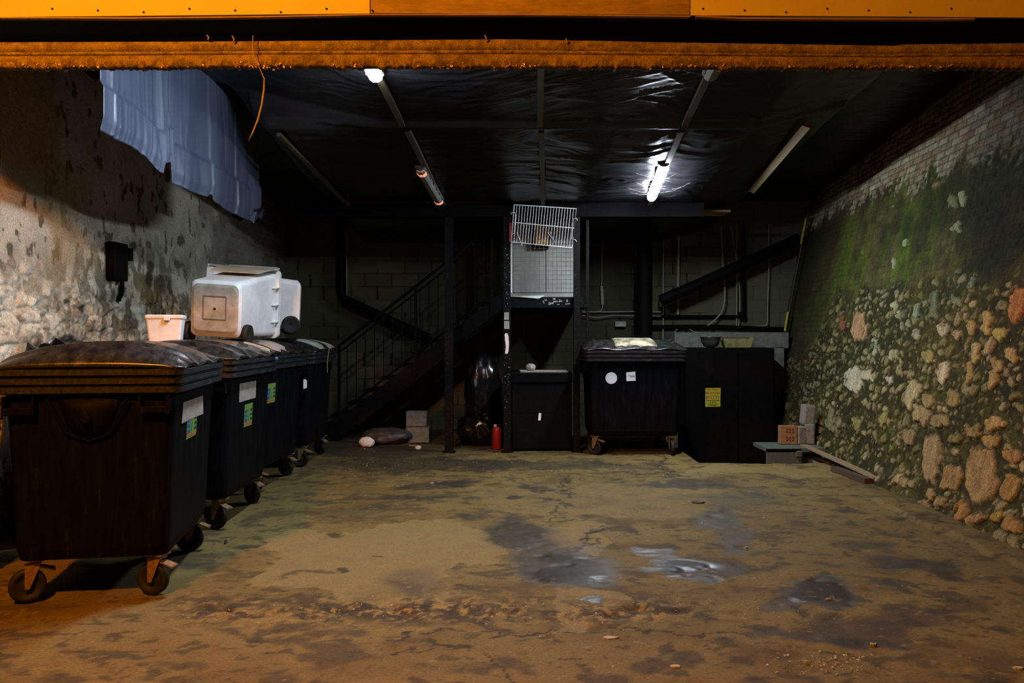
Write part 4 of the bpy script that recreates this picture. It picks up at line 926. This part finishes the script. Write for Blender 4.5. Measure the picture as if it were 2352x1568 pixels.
# ------------------------------------------------------------------ pipes, conduits and cables on the back wall
def run(name, pts, r, mt, label, cat='pipe', y=13.42, n=8, group=None):
    m = MB(); m.tube([P(p[0], p[1], p[2] if len(p) > 2 else y) for p in pts], r, n); return tag(m.build(name, mt), label, cat, group)
def curve(pts, k=6):
    out = []
    for i in range(len(pts)-1):
        p0 = pts[max(i-1, 0)]; p1 = pts[i]; p2 = pts[i+1]; p3 = pts[min(i+2, len(pts)-1)]
        for j in range(k):
            t = j/k; out.append(tuple(.5*((2*b)+(-a+c)*t+(2*a-5*b+4*c-d)*t*t+(-a+3*b-3*c+d)*t**3) for a, b, c, d in zip(p0, p1, p2, p3)))
    out.append(pts[-1]); return out
run('pipe_or_dark_band', [(783, 500), (783, 668), (790, 688), (985, 778)], .085, M_pipe, 'thick black tube in place of a bent shadow band behind the staircase', y=13.3, n=14)  # black tube added where a bent shadow falls on the wall
run('conduit', [(796, 525), (796, 684)], .014, M_cable, 'thin grey conduit beside the bent shadow tube')
run('pipe_or_dark_band', [(1518, 690, 13.0), (1600, 655, 13.0), (1835, 548, 13.1)], .095, M_pipe, 'thick black pipe slanting up to the right across the back wall', n=14)
run('flue_pipe', [(1480, 470, 12.9), (1480, 800, 12.9)], .13, M_pipe, 'broad black flue standing behind the back bin', n=16)
run('conduit', [(1524, 510), (1523, 785)], .012, M_cable, 'thin grey conduit just right of the black flue', group='conduits on the back wall')
run('conduit', [(1559, 510), (1557, 722)], .022, M_cable, 'wider grey conduit, second to the right of the flue', group='conduits on the back wall')
run('conduit', [(1693, 515), (1692, 749)], .010, M_cable, 'pale conduit left of the black vertical pipe', group='conduits on the back wall')
run('cable', curve([(1680, 520), (1690, 590), (1697, 640), (1699, 700), (1696, 748)]), .008, M_cable, 'thin cable running down beside the pale conduit', 'cable', y=13.40)
run('cable', curve([(1766, 515), (1766, 620), (1763, 700), (1762, 742), (1752, 748), (1700, 750)]), .010, M_cable, 'rightmost pale cable on the back wall, turning left at the bottom', 'cable')
run('cable', curve([(1657, 520), (1660, 600), (1665, 680), (1655, 720), (1625, 748)]), .014, M_cable, 'pale cable curving down to the left above the metal bowl', 'cable', y=13.35)
run('cable', curve([(1562, 785), (1550, 780), (1551, 762), (1558, 753)]), .010, M_cable, 'short curved cable end above the right of the back bin', 'cable')
run('cable', curve([(1583, 755), (1595, 762), (1612, 764)]), .010, M_cable, 'short sagging cable left of the metal bowl', 'cable')
run('pipe_or_dark_band', [(1708, 515), (1708, 725)], .030, M_pipe, 'slim black vertical pipe on the back wall', n=12)
run('pipe_or_dark_band', [(1490, 727), (1700, 727), (1712, 732)], .026, M_pipe, 'slim black horizontal pipe on the back wall', n=12)
run('pipe_or_dark_band', [(1490, 751), (1640, 750), (1830, 757)], .036, M_pipe, 'lower black tube running to the right corner', n=12)  # black tube along a dark band low on the wall
m = MB(); m.lathe([(.0001, -.06), (.05, -.055), (.07, 0), (.05, .055), (.0001, .06)], 16, Matrix.Translation(P(1703, 724, 13.38))); tag(m.build('pipe_joint', M_pipe), 'round black joint where the two slim pipes meet', 'pipe')
run('cable', curve([(1338, 716), (1400, 716), (1460, 715), (1518, 716)]), .010, M_cable, 'upper horizontal cable left of the flue', 'cable')
run('cable', curve([(1338, 724), (1372, 729), (1410, 724), (1450, 725), (1518, 726)]), .008, M_cable, 'sagging cable under the upper horizontal cable', 'cable', y=13.38)
run('cable', curve([(1384, 545), (1383, 600), (1382, 658)]), .008, M_cable, 'thin cable dropping to the inline switch', 'cable')
sw = run('switch_box', [(1382, 657), (1384, 700)], .028, M_cable, 'long pale inline switch hanging on a thin cable', 'switch', n=6)
run('cable', curve([(1384, 700), (1383, 708), (1376, 715), (1340, 717)]), .008, M_cable, 'thin cable curving left below the inline switch', 'cable')
soc = empty('double_socket', P(1425, 744, 13.42)); MB().bb((-.09, -.03, -.045), (.09, .05, .045), .006).build('plate', M_whitedirty, soc)
m = MB()
for x in (-.045, .045):
    m.bb((x-.015, -.034, -.005), (x-.009, -.029, .012)); m.bb((x+.009, -.034, -.005), (x+.015, -.029, .012)); m.bb((x-.004, -.034, .016), (x+.004, -.029, .03))
m.build('pin_slot', M_black, soc); tag(soc, 'grubby double socket on the back wall above the back bin', 'socket')
# lintel, cabinet, bowl, trough
m = MB(); a = P(1550, 797, 12.75); b = P(1812, 763, 12.75); m.bb((a.x, 12.75, a.z-.02), (b.x, 13.5, b.z), .01); struct(m.build('trim_8', M_conc))
m = MB(); a = P(1780, 1070, 12.75); b = P(1798, 797, 12.75); m.bb((a.x, 12.75, -.9), (b.x+.02, 13.5, b.z)); struct(m.build('trim_9', M_conc))
cb = empty('steel_cabinet', (3.31, 12.35, -.9)); 
MB().bb((-.67, -.23, 0), (.68, .35, 2.3), .006).build('body', M_pipe, cb)
for x0, x1 in ((-.65, .13), (.14, .66)):
    MB().bb((x0, -.245, .03), (x1, -.232, 2.26), .004).build('door', M_pipe, cb)
MB().bb((.07, -.27, 1.2), (.09, -.245, 1.35)).build('handle', M_steel, cb)
tag(cb, 'tall black steel cabinet standing in the sunken area with a yellow sign', 'cabinet')
def text(s, h, w_, cx, cz, mt, parent, name, y=0):
    cu = bpy.data.curves.new('t', 'FONT'); cu.body = s; cu.align_x = 'CENTER'; cu.align_y = 'CENTER'; cu.offset = .01; cu.size = 1; cu.extrude = 0
    to = bpy.data.objects.new('t', cu); C.objects.link(to); bpy.context.view_layer.update()
    dg = bpy.context.evaluated_depsgraph_get(); me = bpy.data.meshes.new_from_object(to.evaluated_get(dg)); bpy.data.objects.remove(to); bpy.data.curves.remove(cu)
    v = np.array([a.co[:] for a in me.vertices]); x0, x1 = v[:, 0].min(), v[:, 0].max(); z0, z1 = v[:, 1].min(), v[:, 1].max()
    for a in me.vertices:
        a.co = ((a.co.x-(x0+x1)/2)*w_/(x1-x0)+cx, y, (a.co.y-(z0+z1)/2)*h/(z1-z0)+cz)
    me.materials.clear(); return finish(name, me, mt, parent)
sg = empty('warning_sign', P(1637, 912, 12.10)); sg.location.y = 12.09
m = MB(); q = [(-.116, -.145), (.114, -.142), (.117, .143), (.03, .143), (.008, .138), (-.02, .142), (-.114, .141)]; n = len(q)
m.add([(x, 0, z) for x, z in q]+[(x, .002, z) for x, z in q], [tuple(range(n)), tuple(range(2*n-1, n-1, -1))]+[(i, i+n, (i+1) % n+n, (i+1) % n) for i in range(n)]); m.build('sheet', M_yellow, sg)
text('THIS YARD IS', .030, .20, 0, .115, M_redink, sg, 'lettering', -.0015); text('MONITORED', .036, .205, 0, .066, M_redink, sg, 'lettering', -.0015); text('BY CCTV', .05, .205, 0, .0, M_redink, sg, 'lettering', -.0015)
for z_, w_ in ((-.048, .205), (-.072, .09), (-.104, .16), (-.127, .105)):        # print too small to read in the photograph
    m = MB(); x = -w_/2
    while x < w_/2-.006:
        l_ = min(random.uniform(.012, .032), w_/2-x); m.bb((x, -.0018, z_-.0045), (x+l_, -.0008, z_+.0045)); x += l_+.005
    m.build('small_print', M_black, sg)
tag(sg, 'yellow warning sign with red capitals on the black cabinet', 'sign')
n_ = px_face(b5, [(1450, 863)])[0]; tt = text('Trade', .03, .085, n_[0], n_[1], M_grip, sq, 'handwriting', face_y(n_[1])-.0062)
bw = empty('metal_bowl', P(1632, 797, 12.25)); bw.location.z = 1.403
MB().lathe([(.05, .0), (.10, .02), (.145, .09), (.155, .16), (.17, .165), (.15, .155), (.09, .03), (.0001, .02)], 28).build('bowl', mat('dull_aluminium', (.12, .12, .11), (.2, .2, .18), 9, .35, metal=.8), bw)
tag(bw, 'round dull metal bowl standing on top of the black cabinet', 'bowl')
tr = empty('metal_trough', P(1693, 790, 12.35)); tr.location.z = 1.403
MB().loft([rr(.20, .09, 0, .02), rr(.235, .11, .10, .02), rr(.24, .115, .16, .02)]).build('tray', mat('yellowed_enamel', (.16, .14, .04), (.28, .25, .10), 9, .4), tr)
m = MB(); m.bb((-.27, -.13, .155), (.14, -.11, .17)); m.build('bar', M_mesh, tr)
tag(tr, 'long yellowish enamel trough on top of the black cabinet', 'trough')
# timber strip with yellow paint in the corner
m = MB(); pts = [P(1858, 478, 12.9), P(1846, 540, 12.95), P(1824, 650, 13.0), P(1800, 790, 13.05)]
m.tube(pts, .018, 5); root = tag(m.build('corner_pole', M_timber), 'thin pole leaning in the back right corner, with yellow patches', 'pole')
m = MB()
for a, b in (((1852, 500), (1840, 560)), ((1810, 716), (1803, 760)), ((1797, 766), (1797, 790))): m.tube([P(*a, 12.93), P(*b, 12.97)], .024, 5)
m.build('yellow_patch', mat('yellow_paint', (.35, .28, .02), (.45, .36, .04), 20, .7), root)

# ------------------------------------------------------------------ right corner: board, brick, concrete stump, planks
g = empty('timber_box', (3.62, 10.35, 0))
m = MB(); m.bb((-.32, -.05, -.35), (.12, .0, .12)); m.bb((-.32, -.05, .08), (.55, .55, .13)); m.build('board', M_gboard, g)
MB().bb((.05, -.08, .02), (.13, -.05, .10), .01).build('bracket', M_gboard, g)
tag(g, 'grey green timber boxing at the edge of the sunken area', 'timber')
m = MB(); m.box((3.70, 10.75, .25), (.21, .10, .22), None, .004)
root = empty('hollow_brick', (3.72, 10.7, .135)); MB().bb((-.13, -.06, 0), (.09, .06, .245), .004).build('body', M_brick, root)
m = MB()
for i in range(2):
    for j in range(3):
        for k in range(2): m.lathe([(.011, 0), (.011, .002)], 8, Matrix.Translation((-.045+.038*j, -.0605, .055+i*.11+k*.035)) @ Matrix.Rotation(math.pi/2, 4, 'X'))
m.build('hole', M_black, root); tag(root, 'orange perforated brick on the grey green timber', 'brick')
root = empty('concrete_stump', (3.95, 10.72, .13)); m = MB()
m.box((-.06, 0, .12), (.16, .16, .24), Matrix.Rotation(.15, 3, 'Z'), .015); m.box((.04, .0, .14), (.13, .16, .28), Matrix.Rotation(-.1, 3, 'Z'), .02); m.box((.035, .02, .39), (.17, .17, .28), Matrix.Rotation(.1, 3, 'Y'), .03); m.build('block', M_conc, root)
tag(root, 'broken pale concrete stump beside the perforated brick', 'block')
def beam_between(name, a, b, wv, hv, mt, label):
    a = Vector(a); b = Vector(b); d = (b-a).normalized(); s_ = d.cross(Vector((0, 0, 1))).normalized(); u = s_.cross(d)
    m = MB(); m.loft([[p+s_*x*wv/2+u*z for x, z in ((-1, 0), (1, 0), (1, hv), (-1, hv))] for p in (a, b)]); return tag(m.build(name, mt), label, 'plank', 'planks on the floor by the right wall')
beam_between('plank', (3.86, 10.55, .13), (4.02-.12, 8.5, .055), .10, .018, M_palewood, 'long pale plank sloping along the foot of the right wall')
beam_between('plank', (3.78, 9.33, .0), (3.83, 8.55, .0), .10, .055, M_timber, 'short thick dark plank under the near end of the pale plank')
m = MB(); m.bb((4.0, 8.92, .08), (4.09, 8.94, .27)); tag(m.build('wood_offcut', M_palewood), 'small upright wood offcut leaning behind the pale plank', 'wood')

# ------------------------------------------------------------------ litter on the floor
def chip(name, px, py, w_, d, h, mt, label, cat, rz=0, group=None, z=0.0):
    w_ *= .75; d *= .75; h *= .7; mt = M_paper if mt == M_whitepaper else mt
    Y = CAMZ*F/(py-HY); p = P(px, py, Y); m = MB(); k = 7; top = []; bt = []
    for i in range(k):
        a = 2*math.pi*i/k+rz; r = random.uniform(.75, 1.15); x = p.x+w_/2*r*math.cos(a); y = p.y+d/2*r*math.sin(a); top.append((x, y, h*random.uniform(.6, 1)+z)); bt.append((x, y, -.004))
    m.loft([bt, top]); return tag(m.build(name, mt), label, cat, group)
chip('paper_scrap', 1401, 1465, .12, .05, .012, M_paper, 'flat pale scrap on the floor near the front centre', 'scrap')
chip('leaf', 2005, 1481, .05, .04, .016, M_straw, 'bright orange leaf on the floor at lower right', 'leaf')
chip('foil_scrap', 1853, 1520, .03, .02, .012, M_whitepaper, 'small shiny white bit on the floor at lower right', 'scrap')
chip('paper_scrap', 1552, 1531, .07, .04, .012, M_whitepaper, 'crumpled pale bit at the lower edge, left of the shiny bit', 'scrap')
chip('leaf', 1902, 1376, .05, .03, .012, M_straw, 'yellow leaf in the dark wet patch at right', 'leaf')
chip('paper_scrap', 2340, 1535, .07, .04, .012, M_whitepaper, 'crumpled white scrap at the lower right edge', 'scrap')
chip('wood_chip', 521, 1246, .05, .06, .05, M_card, 'pale wooden wedge beside the castor of the second left bin', 'wedge')
chip('leaf_heap', 1602, 1154, .17, .16, .02, M_timber, 'small flat heap of brown leaves on the floor at centre right', 'leaves')
chip('leaf', 1714, 1258, .05, .03, .014, M_straw, 'small orange leaf beside the puddle', 'leaf')
chip('paper_scrap', 992, 1109, .06, .06, .012, M_paper, 'small pale scrap left of the dark stain at the back of the floor', 'scrap')
m = MB()
def grit(px, py, r):
    Y = CAMZ*F/(py-HY); x = (px-CX)*Y/F
    if x > 2.3 and Y > 9.9: return
    v = [(x+random.uniform(-1, 1)*r, Y+random.uniform(-1, 1)*r, random.uniform(0, 1)*r+.002) for _ in range(5)]
    m.add(v, [(0, 1, 2), (0, 2, 3), (1, 2, 4), (2, 3, 4), (0, 3, 4), (0, 1, 4)])
for k in range(900):
    z = random.random()
    if z < .4: grit(random.uniform(380, 1950), random.gauss(1405, 18), random.uniform(.002, .008))
    elif z < .7: grit(random.uniform(780, 1560), random.gauss(1060, 22), random.uniform(.004, .012))
    elif z < .85: grit(random.uniform(600, 2300), random.uniform(1060, 1560), random.uniform(.002, .007))
    else: grit(random.gauss(1900, 60), random.gauss(1525, 12), random.uniform(.003, .010))
tag(m.build('floor_grit', mat('grit', (.25, .18, .08), (.5, .42, .26), 30, .8)), 'scattered pale grit and chips over the concrete floor', 'grit', kind='stuff')
